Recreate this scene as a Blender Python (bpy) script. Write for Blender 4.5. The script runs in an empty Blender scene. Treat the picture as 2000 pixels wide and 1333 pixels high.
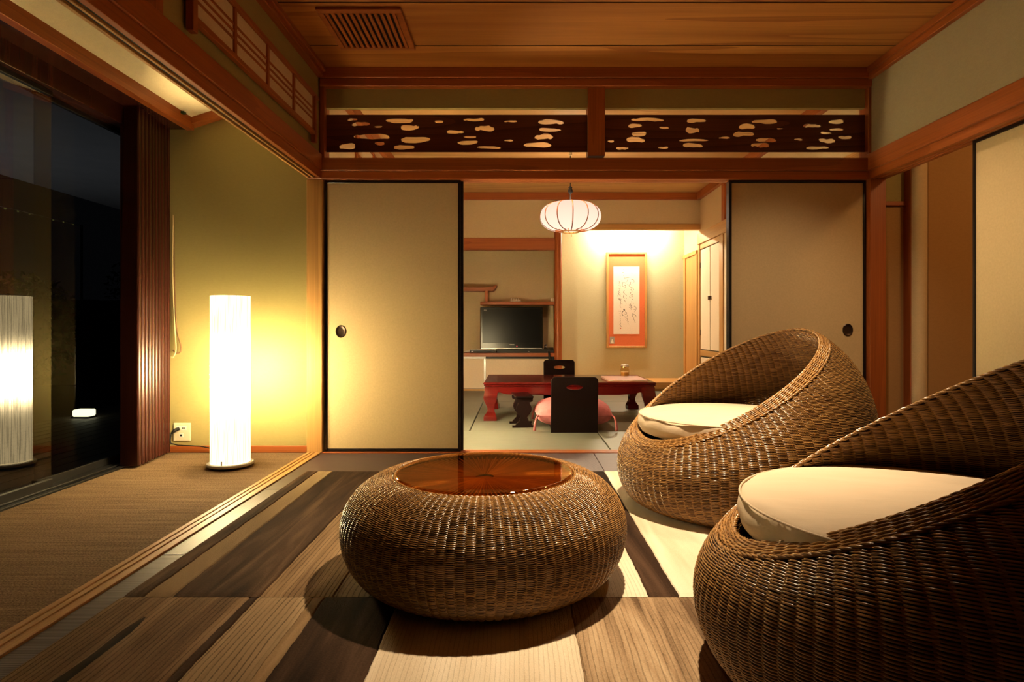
import bpy, math, random
import numpy as np
from mathutils import Vector

random.seed(7)
rng = np.random.default_rng(7)
SC = bpy.context.scene
COL = SC.collection
PI = math.pi

# ------------------------------------------------------------------ camera
F, VX, VY, EYE = 1190.0, 1012.0, 640.0, 0.82      # focal length in px, vanishing point, eye height
cam_d = bpy.data.cameras.new('camera')
cam_d.sensor_width = 36.0
cam_d.lens = F / 2000.0 * 36.0
cam_d.shift_x = -(VX - 1000.0) / 2000.0
cam_d.shift_y = -(666.5 - VY) / 2000.0
cam_d.clip_start = 0.05
cam = bpy.data.objects.new('camera', cam_d)
cam.location = (0, 0, EYE)
cam.rotation_euler = (PI / 2, 0, 0)
COL.objects.link(cam)
SC.camera = cam

# ------------------------------------------------------------------ world, exposure
w = bpy.data.worlds.new('night_sky')
w.use_nodes = True
w.node_tree.nodes['Background'].inputs[0].default_value = (0.006, 0.006, 0.007, 1)
w.node_tree.nodes['Background'].inputs[1].default_value = 0.35
SC.world = w
vs = SC.view_settings
vs.view_transform = 'Standard'
try:
    vs.look = 'None'
except Exception:
    pass
vs.gamma = 1.0
vs.use_curve_mapping = False
vs.exposure = 0.0
cy = SC.cycles
cy.use_denoising = True
cy.max_bounces = 10
cy.diffuse_bounces = 6
cy.glossy_bounces = 4
cy.transparent_max_bounces = 12
cy.sample_clamp_indirect = 6.0
cy.caustics_reflective = False
cy.caustics_refractive = False


def lamp(name, kind, loc, energy, color, aim=None, **kw):
    d = bpy.data.lights.new(name, kind)
    d.energy = energy
    d.color = color
    for k, v in kw.items():
        setattr(d, k, v)
    o = bpy.data.objects.new(name, d)
    o.location = loc
    if aim is not None:
        o.rotation_euler = (Vector(aim) - Vector(loc)).to_track_quat('-Z', 'Y').to_euler()
    COL.objects.link(o)
    return o


WARM = (1.0, 0.73, 0.45)
# recessed ceiling downlights (their trim rings are built further down)
DOWNLIGHTS = [((0.50, 2.36, 2.485), 500.0, (0.46, 2.34, 0.0), 72, 0.8),
              ((1.62, 3.02, 2.485), 88.0, (1.64, 3.14, 0.0), 100, 0.8)]
for p_, e_, a_, sz_, bl_ in DOWNLIGHTS:
    lamp('downlight_lamp', 'SPOT', p_, e_, WARM, a_, spot_size=math.radians(sz_), spot_blend=bl_, shadow_soft_size=0.035)
BACK_DOWNLIGHTS = [((0.3, 5.7, 2.535), 105.0, (0.3, 5.7, 0), 150, 0.9)]
for p_, e_, a_, sz_, bl_ in BACK_DOWNLIGHTS:
    lamp('downlight_lamp', 'SPOT', p_, e_, (1.0, 0.66, 0.38), a_, spot_size=math.radians(sz_), spot_blend=bl_, shadow_soft_size=0.05)
lamp('hall_fill', 'POINT', (2.95, 2.3, 2.25), 20.0, (1.0, 0.58, 0.24), shadow_soft_size=0.08)  # unseen fill light added to brighten the hall


# ------------------------------------------------------------------ pixel helpers (layout measured in the photograph)
def xx(px, Y):
    return (px - VX) * Y / F


def zz(py, Y):
    return EYE - (py - VY) * Y / F


def fl(px, py, z=0.0):
    Y = (EYE - z) * F / (py - VY)
    return xx(px, Y), Y


# ------------------------------------------------------------------ mesh builder
class MB:
    def __init__(self):
        self.v, self.f, self.m = [], [], []

    def add(self, verts, faces, mi=0):
        o = len(self.v)
        self.v.extend([tuple(p) for p in verts])
        for f in faces:
            self.f.append(tuple(i + o for i in f))
            self.m.append(mi)
        return self

    def box(self, x0, x1, y0, y1, z0, z1, c=0.0, mi=0):
        if x0 > x1: x0, x1 = x1, x0
        if y0 > y1: y0, y1 = y1, y0
        if z0 > z1: z0, z1 = z1, z0
        if c <= 0:
            vs_ = [(x, y, z) for x in (x0, x1) for y in (y0, y1) for z in (z0, z1)]
            return self.add(vs_, [(0, 1, 3, 2), (4, 6, 7, 5), (0, 4, 5, 1), (2, 3, 7, 6), (0, 2, 6, 4), (1, 5, 7, 3)], mi)
        c = min(c, (x1 - x0) * .45, (y1 - y0) * .45, (z1 - z0) * .45)
        L = ((x0, x1), (y0, y1), (z0, z1))
        idx, vs_ = {}, []
        for sx in (0, 1):
            for sy in (0, 1):
                for sz in (0, 1):
                    for ax in range(3):
                        s = (sx, sy, sz)
                        p = []
                        for a in range(3):
                            q = L[a][s[a]]
                            if a != ax:
                                q += c if s[a] == 0 else -c
                            p.append(q)
                        idx[(s, ax)] = len(vs_)
                        vs_.append(tuple(p))
        fs = []
        cen = Vector(((x0 + x1) / 2, (y0 + y1) / 2, (z0 + z1) / 2))

        def addf(ids):
            p = [Vector(vs_[i]) for i in ids]
            n = (p[1] - p[0]).cross(p[2] - p[0])
            if n.dot((p[0] + p[2]) / 2 - cen) < 0:
                ids = ids[::-1]
            fs.append(tuple(ids))
        for ax in range(3):
            b, d = [a for a in range(3) if a != ax]
            for s in (0, 1):
                q = []
                for (i, j) in ((0, 0), (1, 0), (1, 1), (0, 1)):
                    t = [0, 0, 0]
                    t[ax], t[b], t[d] = s, i, j
                    q.append(idx[(tuple(t), ax)])
                addf(q)
            for i in (0, 1):
                for j in (0, 1):
                    t0, t1 = [0, 0, 0], [0, 0, 0]
                    t0[b] = t1[b] = i
                    t0[d] = t1[d] = j
                    t1[ax] = 1
                    t0, t1 = tuple(t0), tuple(t1)
                    addf([idx[(t0, b)], idx[(t1, b)], idx[(t1, d)], idx[(t0, d)]])
        for sx in (0, 1):
            for sy in (0, 1):
                for sz in (0, 1):
                    s = (sx, sy, sz)
                    addf([idx[(s, 0)], idx[(s, 1)], idx[(s, 2)]])
        return self.add(vs_, fs, mi)

    def lathe(self, prof, cx=0, cy=0, n=48, mi=0, sx=1, sy=1, cap0=False, cap1=False):
        vs_ = []
        for r, z in prof:
            for i in range(n):
                a = 2 * PI * i / n
                vs_.append((cx + r * math.cos(a) * sx, cy + r * math.sin(a) * sy, z))
        fs = []
        for k in range(len(prof) - 1):
            for i in range(n):
                j = (i + 1) % n
                fs.append((k * n + i, k * n + j, (k + 1) * n + j, (k + 1) * n + i))
        if cap0: fs.append(tuple(range(n))[::-1])
        if cap1: fs.append(tuple((len(prof) - 1) * n + i for i in range(n)))
        return self.add(vs_, fs, mi)

    def tube(self, pts, r, n=8, mi=0, closed=False, caps=True):
        P = [Vector(p) for p in pts]
        N = len(P)
        rr = r if isinstance(r, (list, tuple)) else [r] * N
        vs_ = []
        up = Vector((0, 0, 1))
        prev = None
        for i in range(N):
            if closed:
                t = P[(i + 1) % N] - P[i - 1]
            else:
                t = P[min(i + 1, N - 1)] - P[max(i - 1, 0)]
            t.normalize()
            if prev is None:
                a = up if abs(t.dot(up)) < .9 else Vector((1, 0, 0))
                u = t.cross(a).normalized()
            else:
                u = (prev - t * prev.dot(t))
                if u.length < 1e-6:
                    u = t.orthogonal()
                u.normalize()
            prev = u
            v = t.cross(u)
            for k in range(n):
                an = 2 * PI * k / n
                vs_.append(P[i] + (u * math.cos(an) + v * math.sin(an)) * rr[i])
        fs = []
        for i in range(N if closed else N - 1):
            j = (i + 1) % N
            for k in range(n):
                l = (k + 1) % n
                fs.append((i * n + k, i * n + l, j * n + l, j * n + k))
        if caps and not closed:
            fs.append(tuple(range(n))[::-1])
            fs.append(tuple((N - 1) * n + k for k in range(n)))
        return self.add(vs_, fs, mi)

    def prism(self, poly, axis, a0, a1, mi=0):
        """extrude a 2-D polygon along axis ('x','y','z') from a0 to a1"""
        n = len(poly)

        def mk(p, a):
            if axis == 'x': return (a, p[0], p[1])
            if axis == 'y': return (p[0], a, p[1])
            return (p[0], p[1], a)
        vs_ = [mk(p, a0) for p in poly] + [mk(p, a1) for p in poly]
        fs = [tuple(range(n)), tuple(range(2 * n - 1, n - 1, -1))]
        for i in range(n):
            j = (i + 1) % n
            fs.append((i, i + n, j + n, j))
        return self.add(vs_, fs, mi)

    def build(self, name, mat, parent=None, smooth=False, fix=False):
        me = bpy.data.meshes.new(name)
        me.from_pydata(self.v, [], self.f)
        mats = mat if isinstance(mat, (list, tuple)) else [mat]
        for mm in mats:
            me.materials.append(mm)
        if len(mats) > 1:
            me.polygons.foreach_set('material_index', self.m)
        if fix:
            import bmesh
            bm = bmesh.new()
            bm.from_mesh(me)
            bmesh.ops.recalc_face_normals(bm, faces=bm.faces)
            bm.to_mesh(me)
            bm.free()
        if smooth:
            me.polygons.foreach_set('use_smooth', [True] * len(me.polygons))
            if smooth != 'all':
                try:
                    me.set_sharp_from_angle(angle=math.radians(40))
                except Exception:
                    pass
        me.update()
        o = bpy.data.objects.new(name, me)
        COL.objects.link(o)
        if parent is not None:
            o.parent = parent
            if parent.type == 'EMPTY':
                o.location = -Vector(parent.location)
        return o


def np_mesh(name, V, Fq, mat, parent=None, smooth=True):
    """numpy vertex array (n,3) and quad array (m,4) to a mesh object"""
    me = bpy.data.meshes.new(name)
    me.vertices.add(len(V))
    me.vertices.foreach_set('co', np.ascontiguousarray(V, dtype=np.float32).ravel())
    m = len(Fq)
    me.loops.add(m * 4)
    me.loops.foreach_set('vertex_index', np.ascontiguousarray(Fq, dtype=np.int32).ravel())
    me.polygons.add(m)
    me.polygons.foreach_set('loop_start', np.arange(m, dtype=np.int32) * 4)
    if smooth:
        me.polygons.foreach_set('use_smooth', np.ones(m, dtype=bool))
    me.materials.append(mat)
    me.update()
    me.validate()
    o = bpy.data.objects.new(name, me)
    COL.objects.link(o)
    if parent is not None:
        o.parent = parent
        if parent.type == 'EMPTY':
            o.location = -Vector(parent.location)
    return o


def tag(o, label=None, cat=None, group=None, kind=None):
    if label: o['label'] = label
    if cat: o['category'] = cat
    if group: o['group'] = group
    if kind: o['kind'] = kind
    return o


def thing(name, label, cat, loc=(0, 0, 0), rotz=0, group=None, kind=None):
    o = bpy.data.objects.new(name, None)
    o.location = loc
    o.rotation_euler = (0, 0, rotz)
    o.empty_display_size = 0.1
    COL.objects.link(o)
    return tag(o, label, cat, group, kind)


def struct(o):
    o['kind'] = 'structure'
    return o


def copy_tree(o, parent=None):
    c = o.copy()
    COL.objects.link(c)
    c.parent = parent
    for ch in [k for k in o.children]:
        copy_tree(ch, c)
    return c


# ------------------------------------------------------------------ materials
class NT:
    def __init__(self, name):
        self.mat = bpy.data.materials.new(name)
        self.mat.use_nodes = True
        self.t = self.mat.node_tree
        self.b = self.t.nodes['Principled BSDF']
        self.out = self.t.nodes['Material Output']

    def n(self, typ, **kw):
        nd = self.t.nodes.new(typ)
        for k, v in kw.items():
            if isinstance(k, str) and hasattr(nd, k):
                setattr(nd, k, v)
        return nd

    def l(self, a, b):
        self.t.links.new(a, b)

    def coords(self, scale=(1, 1, 1), kind='Object', rand=0.0):
        tc = self.n('ShaderNodeTexCoord')
        mp = self.n('ShaderNodeMapping')
        mp.inputs['Scale'].default_value = scale
        self.l(tc.outputs[kind], mp.inputs['Vector'])
        if rand:
            oi = self.n('ShaderNodeObjectInfo')
            mu = self.n('ShaderNodeMath', operation='MULTIPLY')
            mu.inputs[1].default_value = rand
            self.l(oi.outputs['Random'], mu.inputs[0])
            cx_ = self.n('ShaderNodeCombineXYZ')
            for k in range(3):
                self.l(mu.outputs[0], cx_.inputs[k])
            self.l(cx_.outputs[0], mp.inputs['Location'])
        return mp.outputs[0]

    def noise(self, vec, scale=5, detail=4, rough=.5, dist=0):
        nd = self.n('ShaderNodeTexNoise')
        nd.inputs['Scale'].default_value = scale
        nd.inputs['Detail'].default_value = detail
        nd.inputs['Roughness'].default_value = rough
        nd.inputs['Distortion'].default_value = dist
        self.l(vec, nd.inputs['Vector'])
        return nd.outputs[0]

    def math(self, op, a, b=None):
        m = self.n('ShaderNodeMath', operation=op)
        for i, q in enumerate((a, b)):
            if q is None: continue
            if isinstance(q, (int, float)):
                m.inputs[i].default_value = q
            else:
                self.l(q, m.inputs[i])
        return m.outputs[0]

    def ramp(self, fac, stops):
        r = self.n('ShaderNodeValToRGB')
        els = r.color_ramp.elements
        while len(els) < len(stops):
            els.new(.5)
        for e, (p, c) in zip(els, stops):
            e.position = p
            e.color = (c[0], c[1], c[2], 1) if not isinstance(c, (int, float)) else (c, c, c, 1)
        self.l(fac, r.inputs[0])
        return r.outputs[0]

    def mix(self, fac, a, b, mode='MIX'):
        m = self.n('ShaderNodeMix', data_type='RGBA', blend_type=mode)
        if isinstance(fac, (int, float)):
            m.inputs[0].default_value = fac
        else:
            self.l(fac, m.inputs[0])
        for i, q in ((6, a), (7, b)):
            if isinstance(q, tuple):
                m.inputs[i].default_value = (q[0], q[1], q[2], 1)
            else:
                self.l(q, m.inputs[i])
        return m.outputs[2]

    def bump(self, h, strength=.2, dist=.01):
        b = self.n('ShaderNodeBump')
        b.inputs['Strength'].default_value = strength
        b.inputs['Distance'].default_value = dist
        self.l(h, b.inputs['Height'])
        self.l(b.outputs[0], self.b.inputs['Normal'])

    def set(self, color=None, rough=None, spec=None, **kw):
        if color is not None:
            if isinstance(color, tuple):
                self.b.inputs['Base Color'].default_value = (*color, 1)
            else:
                self.l(color, self.b.inputs['Base Color'])
        if rough is not None:
            if isinstance(rough, (int, float)):
                self.b.inputs['Roughness'].default_value = rough
            else:
                self.l(rough, self.b.inputs['Roughness'])
        if spec is not None:
            self.b.inputs['Specular IOR Level'].default_value = spec
        for k, v in kw.items():
            self.b.inputs[k].default_value = v
        return self.mat


def plain(name, color, rough=.6, spec=.4, vary=.06, scale=40, bump=0.0, **kw):
    m = NT(name)
    v = m.coords()
    n = m.noise(v, scale, 3)
    c = m.ramp(n, [(.25, tuple(q * (1 - vary) for q in color)), (.75, tuple(min(1, q * (1 + vary)) for q in color))])
    if bump:
        m.bump(n, bump, .004)
    return m.set(c, rough, spec, **kw)


def wood(name, light, dark, axis='x', ring=9.0, rough=.5, spec=.35, fine=1.0, contrast=1.0, stretch=.16):
    """cedar: growth rings are contour lines of a noise stretched along the board"""
    m = NT(name)
    a = stretch
    sc = {'x': (a, 3.2, 3.2), 'y': (3.2, a, 3.2), 'z': (3.2, 3.2, a)}[axis]
    v = m.coords(sc, rand=37.0)
    n = m.noise(v, 1.0, 2, .45, .25)
    rings = m.math('FRACT', m.math('MULTIPLY', n, ring))
    saw = m.math('POWER', rings, 2.2)
    sf = {'x': (2, 160, 160), 'y': (160, 2, 160), 'z': (160, 160, 2)}[axis]
    fib = m.noise(m.coords(sf, rand=11.0), 1.0, 2, .6)
    big = m.noise(m.coords(tuple(q * .25 for q in sc), rand=5.0), 1.0, 2)
    c = m.mix(m.math('MULTIPLY', saw, .75 * contrast), light, dark)
    fr = m.ramp(fib, [(.3, .82), (.7, 1.08)])
    c = m.mix(fine, c, m.mix(1.0, c, fr, 'MULTIPLY'))
    br = m.ramp(big, [(.3, .86), (.7, 1.1)])
    c = m.mix(1.0, c, br, 'MULTIPLY')
    m.bump(m.math('ADD', m.math('MULTIPLY', saw, .3), m.math('MULTIPLY', fib, .5)), .08, .002)
    return m.set(c, rough, spec)


M = {}
CE_L, CE_D = (.48, .19, .042), (.27, .080, .014)
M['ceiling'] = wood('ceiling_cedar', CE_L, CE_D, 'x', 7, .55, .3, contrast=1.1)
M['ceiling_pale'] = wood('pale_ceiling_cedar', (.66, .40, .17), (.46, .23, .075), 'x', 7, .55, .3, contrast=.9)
TR_L, TR_D = (.37, .100, .021), (.25, .058, .011)
for ax in 'xyz':
    M['trim_' + ax] = wood('trim_cedar_' + ax, TR_L, TR_D, ax, 7, .42, .4, contrast=.7)
for ax in 'xyz':
    M['pale_' + ax] = wood('pale_cedar_' + ax, (.58, .32, .105), (.42, .205, .058), ax, 7, .45, .4, contrast=.6)
for ax in 'xz':
    M['dark_' + ax] = wood('dark_transom_wood_' + ax, (.115, .034, .014), (.050, .014, .006), ax, 12, .5, .3)
M['shutter'] = wood('shutter_red_wood', (.060, .016, .010), (.026, .007, .005), 'z', 9, .26, .5)


def plaster(name, color, s=1.0):
    m = NT(name)
    a = m.noise(m.coords((260, 260, 420)), 1.0, 3, .6)
    b = m.noise(m.coords((40, 40, 90)), 1.0, 3)
    f = m.math('ADD', m.math('MULTIPLY', a, .7), m.math('MULTIPLY', b, .3))
    c = m.ramp(f, [(.3, tuple(q * .88 for q in color)), (.7, tuple(q * 1.08 for q in color))])
    m.bump(a, .18 * s, .002)
    return m.set(c, .92, .15)


M['olive'] = plaster('olive_wallpaper', (.365, .30, .118))
M['toko_wall'] = plaster('alcove_wallpaper', (.50, .475, .32))
M['beige_wall'] = plaster('beige_wallpaper', (.62, .48, .29))
M['front_wall'] = plaster('grey_beige_wallpaper', (.34, .28, .165))
M['brown_wall'] = plaster('brown_wallpaper', (.42, .245, .10))
M['cream_panel'] = plaster('cream_ceiling_paper', (.82, .72, .48), .5)


def paper(name, color):
    m = NT(name)
    a = m.noise(m.coords((90, 90, 90)), 1.0, 4, .6)
    fib = m.noise(m.coords((55, 55, 30)), 1.0, 2, .5, 2.5)
    line = m.ramp(m.math('ABSOLUTE', m.math('SUBTRACT', fib, .5)), [(.0, .90), (.012, 1.0)])
    c = m.ramp(a, [(.3, tuple(q * .94 for q in color)), (.7, tuple(min(1, q * 1.04) for q in color))])
    c = m.mix(.6, c, m.mix(1.0, c, line, 'MULTIPLY'))
    m.bump(a, .08, .001)
    return m.set(c, .85, .2)


M['fusuma'] = paper('door_paper', (.61, .47, .26))
M['shoji'] = paper('window_paper', (.72, .60, .40))
M['white_door'] = paper('cupboard_paper', (.84, .70, .52))
M['black'] = plain('black_lacquer', (.012, .010, .010), .22, .5, .1)
M['black_matte'] = plain('black_plastic', (.009, .0085, .0085), .45, .25, .1)
M['zaisu'] = plain('dark_brown_lacquer', (.008, .004, .004), .2, .12, .05)
M['red'] = wood('red_lacquer', (.085, .0035, .003), (.04, .002, .002), 'x', 5, .14, .45, contrast=.5)
M['white'] = plain('white_enamel', (.78, .76, .70), .25, .5, .03)
M['ivory'] = plain('ivory_plastic', (.70, .62, .44), .4, .4, .03)
M['pink'] = plain('pink_cushion_cloth', (.56, .185, .20), .9, .15, .18, 26, .3)
M['bronze'] = plain('dark_bronze', (.05, .03, .02), .35, .5, .1, **{'Metallic': .6})
M['ceramic'] = plain('white_ceramic', (.80, .74, .66), .3, .5, .05)
M['ink'] = plain('black_ink', (.015, .013, .013), .8, .1, .05)
M['seal'] = plain('red_seal_ink', (.5, .06, .04), .8, .1, .05)
M['mount_red'] = paper('vermilion_mount_paper', (.66, .17, .07))
M['scroll_paper'] = paper('calligraphy_paper', (.82, .74, .66))
M['grey_label'] = plain('grey_label', (.34, .32, .29), .6, .3, .1)
M['green_clip'] = plain('green_clip', (.02, .05, .02), .5, .3, .1)
M['cord'] = plain('pale_cord', (.58, .46, .25), .8, .2, .1)
M['cord_brown'] = plain('brown_cord', (.20, .11, .05), .8, .2, .1)
M['copper_menu'] = plain('copper_red_folder', (.50, .19, .12), .3, .5, .1)
M['black_cord'] = plain('black_cord', (.008, .007, .007), .9, .02, .1)
M['steel'] = plain('grey_metal', (.35, .34, .33), .35, .5, .05, **{'Metallic': .8})
M['foliage'] = plain('dark_foliage', (.03, .045, .025), .7, .2, .4, 12)
M['soffit'] = plain('outside_soffit_paint', (.30, .30, .295), .9, .1, .05, 6)
M['fence'] = plain('outside_fence_wood', (.06, .05, .04), .8, .2, .2, 8)
M['deck'] = plain('outside_deck', (.06, .05, .04), .6, .3, .2, 8)
M['logo'] = plain('silver_logo_print', (.72, .72, .74), .4, .5, .02)


def cushion_cloth():
    m = NT('cream_cushion_cloth')
    wv = m.noise(m.coords((900, 900, 900)), 1.0, 1)
    big = m.noise(m.coords((4, 9, 9)), 1.0, 3, .5, .4)
    c = m.ramp(big, [(.3, (.62, .51, .36)), (.7, (.66, .55, .40))])
    m.bump(m.math('ADD', m.math('MULTIPLY', wv, .06), big), .35, .02)
    return m.set(c, .85, .2)


M['cushion'] = cushion_cloth()


def wicker(name, a, b, rough=.34):
    m = NT(name)
    g = m.n('ShaderNodeNewGeometry')
    n = m.noise(m.coords((30, 30, 60)), 1.0, 3)
    big = m.noise(m.coords((5, 5, 7)), 1.0, 3, .6)
    f = m.math('ADD', m.math('MULTIPLY', g.outputs['Random Per Island'], .5),
               m.math('ADD', m.math('MULTIPLY', n, .3), m.math('MULTIPLY', big, .35)))
    c = m.ramp(f, [(.2, b), (.85, a)])
    return m.set(c, rough, .75)


M['wicker'] = wicker('wicker_strand', (.42, .230, .072), (.12, .050, .015), .25)
M['wicker_back'] = plain('wicker_shade_backing', (.030, .013, .006), .6, .2, .25, 60)  # near-black backing: shade in the gaps between strands, put into the colour


def amber_glass():
    m = NT('amber_table_glass')
    t = m.t
    tr = m.n('ShaderNodeBsdfTransparent')
    tr.inputs[0].default_value = (.80, .57, .30, 1)
    gl = m.n('ShaderNodeBsdfGlossy')
    gl.inputs['Roughness'].default_value = .015
    gl.inputs[0].default_value = (1.0, .74, .44, 1)
    fr = m.n('ShaderNodeFresnel')
    fr.inputs[0].default_value = 3.2
    ge = m.n('ShaderNodeNewGeometry')
    mx = m.n('ShaderNodeMixShader')
    m.l(m.math('MULTIPLY', fr.outputs[0], m.math('SUBTRACT', 1.0, ge.outputs['Backfacing'])), mx.inputs[0])
    m.l(tr.outputs[0], mx.inputs[1])
    m.l(gl.outputs[0], mx.inputs[2])
    m.l(mx.outputs[0], m.out.inputs[0])
    return m.mat


def pane_glass(name, ior, tint=(.86, .90, .90)):
    m = NT(name)
    tr = m.n('ShaderNodeBsdfTransparent')
    tr.inputs[0].default_value = (*tint, 1)
    gl = m.n('ShaderNodeBsdfGlossy')
    gl.inputs['Roughness'].default_value = .0
    fr = m.n('ShaderNodeFresnel')
    fr.inputs[0].default_value = ior
    ge = m.n('ShaderNodeNewGeometry')
    mx = m.n('ShaderNodeMixShader')
    m.l(m.math('MULTIPLY', fr.outputs[0], m.math('SUBTRACT', 1.0, ge.outputs['Backfacing'])), mx.inputs[0])
    m.l(tr.outputs[0], mx.inputs[1])
    m.l(gl.outputs[0], mx.inputs[2])
    m.l(mx.outputs[0], m.out.inputs[0])
    return m.mat


M['amber'] = amber_glass()
M['bounce_dark'] = plain('dark_rear_wood', (.10, .06, .03), .8, .1)
M['pane'] = pane_glass('window_glass', 1.9)
M['pane_far'] = pane_glass('window_glass_far', 1.16, (.7, .72, .74))
M['jar_glass'] = pane_glass('jar_glass', 1.5, (.93, .84, .66))


def glow(name, color, strength):
    m = NT(name)
    e = m.n('ShaderNodeEmission')
    e.inputs[0].default_value = (*color, 1)
    e.inputs[1].default_value = strength
    m.l(e.outputs[0], m.out.inputs[0])
    return m.mat


def lamp_shade(name, color, peak, base, zpeak, width):
    """paper shade lit from a bulb inside: brightest round the bulb's height"""
    m = NT(name)
    tc = m.n('ShaderNodeTexCoord')
    sp = m.n('ShaderNodeSeparateXYZ')
    m.l(tc.outputs['Object'], sp.inputs[0])
    d = m.math('DIVIDE', m.math('SUBTRACT', sp.outputs[2], zpeak), width)
    g = m.math('POWER', 2.718, m.math('MULTIPLY', m.math('MULTIPLY', d, d), -1.0))
    pl = m.noise(m.coords((190, 190, 4)), 1.0, 2, .5, .3)
    st = m.math('ADD', m.math('MULTIPLY', g, peak), base)
    st = m.math('MULTIPLY', st, m.ramp(pl, [(.40, .58), (.52, 1.05)]))
    e = m.n('ShaderNodeEmission')
    e.inputs[0].default_value = (*color, 1)
    m.l(st, e.inputs[1])
    m.l(e.outputs[0], m.out.inputs[0])
    return m.mat


def carpet():
    m = NT('veranda_carpet')
    pile = m.noise(m.coords((130, 330, 330)), 1.0, 2, .7)
    streak = m.noise(m.coords((3.5, 95, 1)), 1.0, 3, .6)
    wide = m.noise(m.coords((1.2, 24, 1)), 1.0, 2, .6)
    f = m.math('ADD', m.math('MULTIPLY', pile, .75), m.math('ADD', m.math('MULTIPLY', streak, .28), m.math('MULTIPLY', wide, .12)))
    c = m.ramp(f, [(.40, (.050, .031, .017)), (.575, (.185, .118, .066)), (.72, (.33, .225, .135))])
    m.bump(m.math('ADD', pile, streak), .55, .004)
    return m.set(c, .95, .1)


M['carpet'] = carpet()


def tatami(name, light, dark, axis, rough=.5, spec=.35, pitch=140, bump=.35):
    m = NT(name)
    tc = m.n('ShaderNodeTexCoord')
    sp = m.n('ShaderNodeSeparateXYZ')
    m.l(tc.outputs['Object'], sp.inputs[0])
    s = m.math('SINE', m.math('MULTIPLY', sp.outputs[0 if axis == 'x' else 1], pitch * 2 * PI))
    n = m.noise(m.coords((6, 180, 1) if axis == 'y' else (180, 6, 1)), 1.0, 3)
    c = m.ramp(n, [(.3, dark), (.7, light)])
    m.bump(s, bump, .002)
    return m.set(c, rough, spec)


DT = (.085, .056, .056), (.060, .038, .040)
M['mat_dark_x'] = tatami('dark_tatami_x', *DT, 'x', .45, .35, 130, .16)
M['mat_dark_y'] = tatami('dark_tatami_y', *DT, 'y', .45, .35, 130, .16)
GT = (.195, .20, .155), (.15, .153, .12)
M['mat_green_x'] = tatami('green_tatami_x', *GT, 'x', .45, .35, 120, .15)
M['mat_green_y'] = tatami('green_tatami_y', *GT, 'y', .45, .35, 120, .15)
M['mat_edge'] = plain('rug_backing_brown', (.05, .045, .03), .8, .2)  # plain dark brown of the rug backing


def rug_mat(name, a, b, c_, lines=0.0, seed=0.0, wide=1.0, lk=.42):
    """tufted rug stripe: wood-like streaks along Y; carved grooves if lines"""
    m = NT(name)
    tc = m.n('ShaderNodeTexCoord')
    mp = m.n('ShaderNodeMapping')
    mp.inputs['Location'].default_value = (seed, seed * .7, seed * .3)
    mp.inputs['Scale'].default_value = (13 * wide, 1.1, 1)
    m.l(tc.outputs['Object'], mp.inputs['Vector'])
    st = m.noise(mp.outputs[0], 1.0, 3, .55, .8)
    pile = m.noise(m.coords((260, 200, 260)), 1.0, 2, .75)
    f = m.math('ADD', m.math('MULTIPLY', st, .80), m.math('MULTIPLY', pile, .20))
    col = m.ramp(f, [(.36, c_), (.50, b), (.64, a)])
    h = m.math('MULTIPLY', pile, .6)
    if lines:
        sp = m.n('ShaderNodeSeparateXYZ')
        m.l(tc.outputs['Object'], sp.inputs[0])
        wob = m.noise(m.coords((6, 2.2, 1)), 1.0, 2)
        ph = m.math('ADD', m.math('MULTIPLY', sp.outputs[0], lines), m.math('ADD', m.math('MULTIPLY', wob, 2.2), m.math('MULTIPLY', pile, .35)))
        fr = m.math('FRACT', ph)
        gr = m.ramp(m.math('ABSOLUTE', m.math('SUBTRACT', fr, .5)), [(.05, lk), (.13, 1.0)])
        brk = m.noise(m.coords((40, 3, 1)), 1.0, 1)
        col = m.mix(m.ramp(brk, [(.35, .25), (.55, 1.0)]), col, m.mix(1.0, col, gr, 'MULTIPLY'))
        h = m.math('ADD', h, m.math('MULTIPLY', gr, 1.2))
    m.bump(h, .5, .006)
    return m.set(col, .95, .08)


def tint(c, k):
    return tuple(q * k for q in c)

# ================================================================== THE ROOM SHELL
XL, XR, YB, ZC = -1.284, 2.29, 4.0, 2.50        # tatami room: left sill, right wall, partition, ceiling
XS = -1.375                                    # veranda side of the sill
YR = -2.2                                      # wall behind the camera
XW = -2.35                                     # window line
BY, BXR, BXL, BZC = 7.87, 2.35, -1.31, 2.56    # back room
Z_K0, Z_K1, Z_N1 = 1.788, 1.838, 1.936         # door head bottom, top, head rail top

# ---- floors
fl_ = struct(MB().box(-2.6, 3.6, YR - .1, 8.9, -.12, -.03).build('floor', M['fence']))
mats = []
sz_ = .888
for i in range(4):
    x0 = XL + i * sz_
    for j in range(6):
        y1 = 3.972 - j * sz_
        y0 = y1 - sz_
        if y1 < YR: continue
        ax = 'x' if (i + j) % 2 else 'y'
        x1 = x0 + sz_ if i < 3 else XR
        if i == 3: x1 = XR + .1
        MB().box(x0 + .0012, x1 - .0012, max(y0, YR) + .0012, y1 - .0012, -.03, 0, .002).build('tatami_mat', M['mat_dark_' + ax], fl_)
for (x0, x1, y0, y1, ax) in [(BXL, .62, 4.075, 4.83, 'y'), (.62, BXR, 4.075, 4.83, 'y'),
                             (BXL, -.385, 4.83, 6.73, 'x'), (-.385, 1.5, 4.83, 5.82, 'y'), (1.5, BXR, 4.83, 6.73, 'x'),
                             (-.385, 1.5, 5.82, 6.73, 'y'), (BXL, .62, 6.73, BY - .002, 'y'), (.62, BXR, 6.73, BY - .002, 'y')]:
    MB().box(x0 + .004, x1 - .004, y0 + .004, y1 - .004, -.03, 0, .003).build('tatami_mat', M['mat_green_' + ax], fl_)
MB().box(XW - .02, XS - .001, YR, 4.0, -.03, 0).build('carpet', M['carpet'], fl_)
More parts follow.
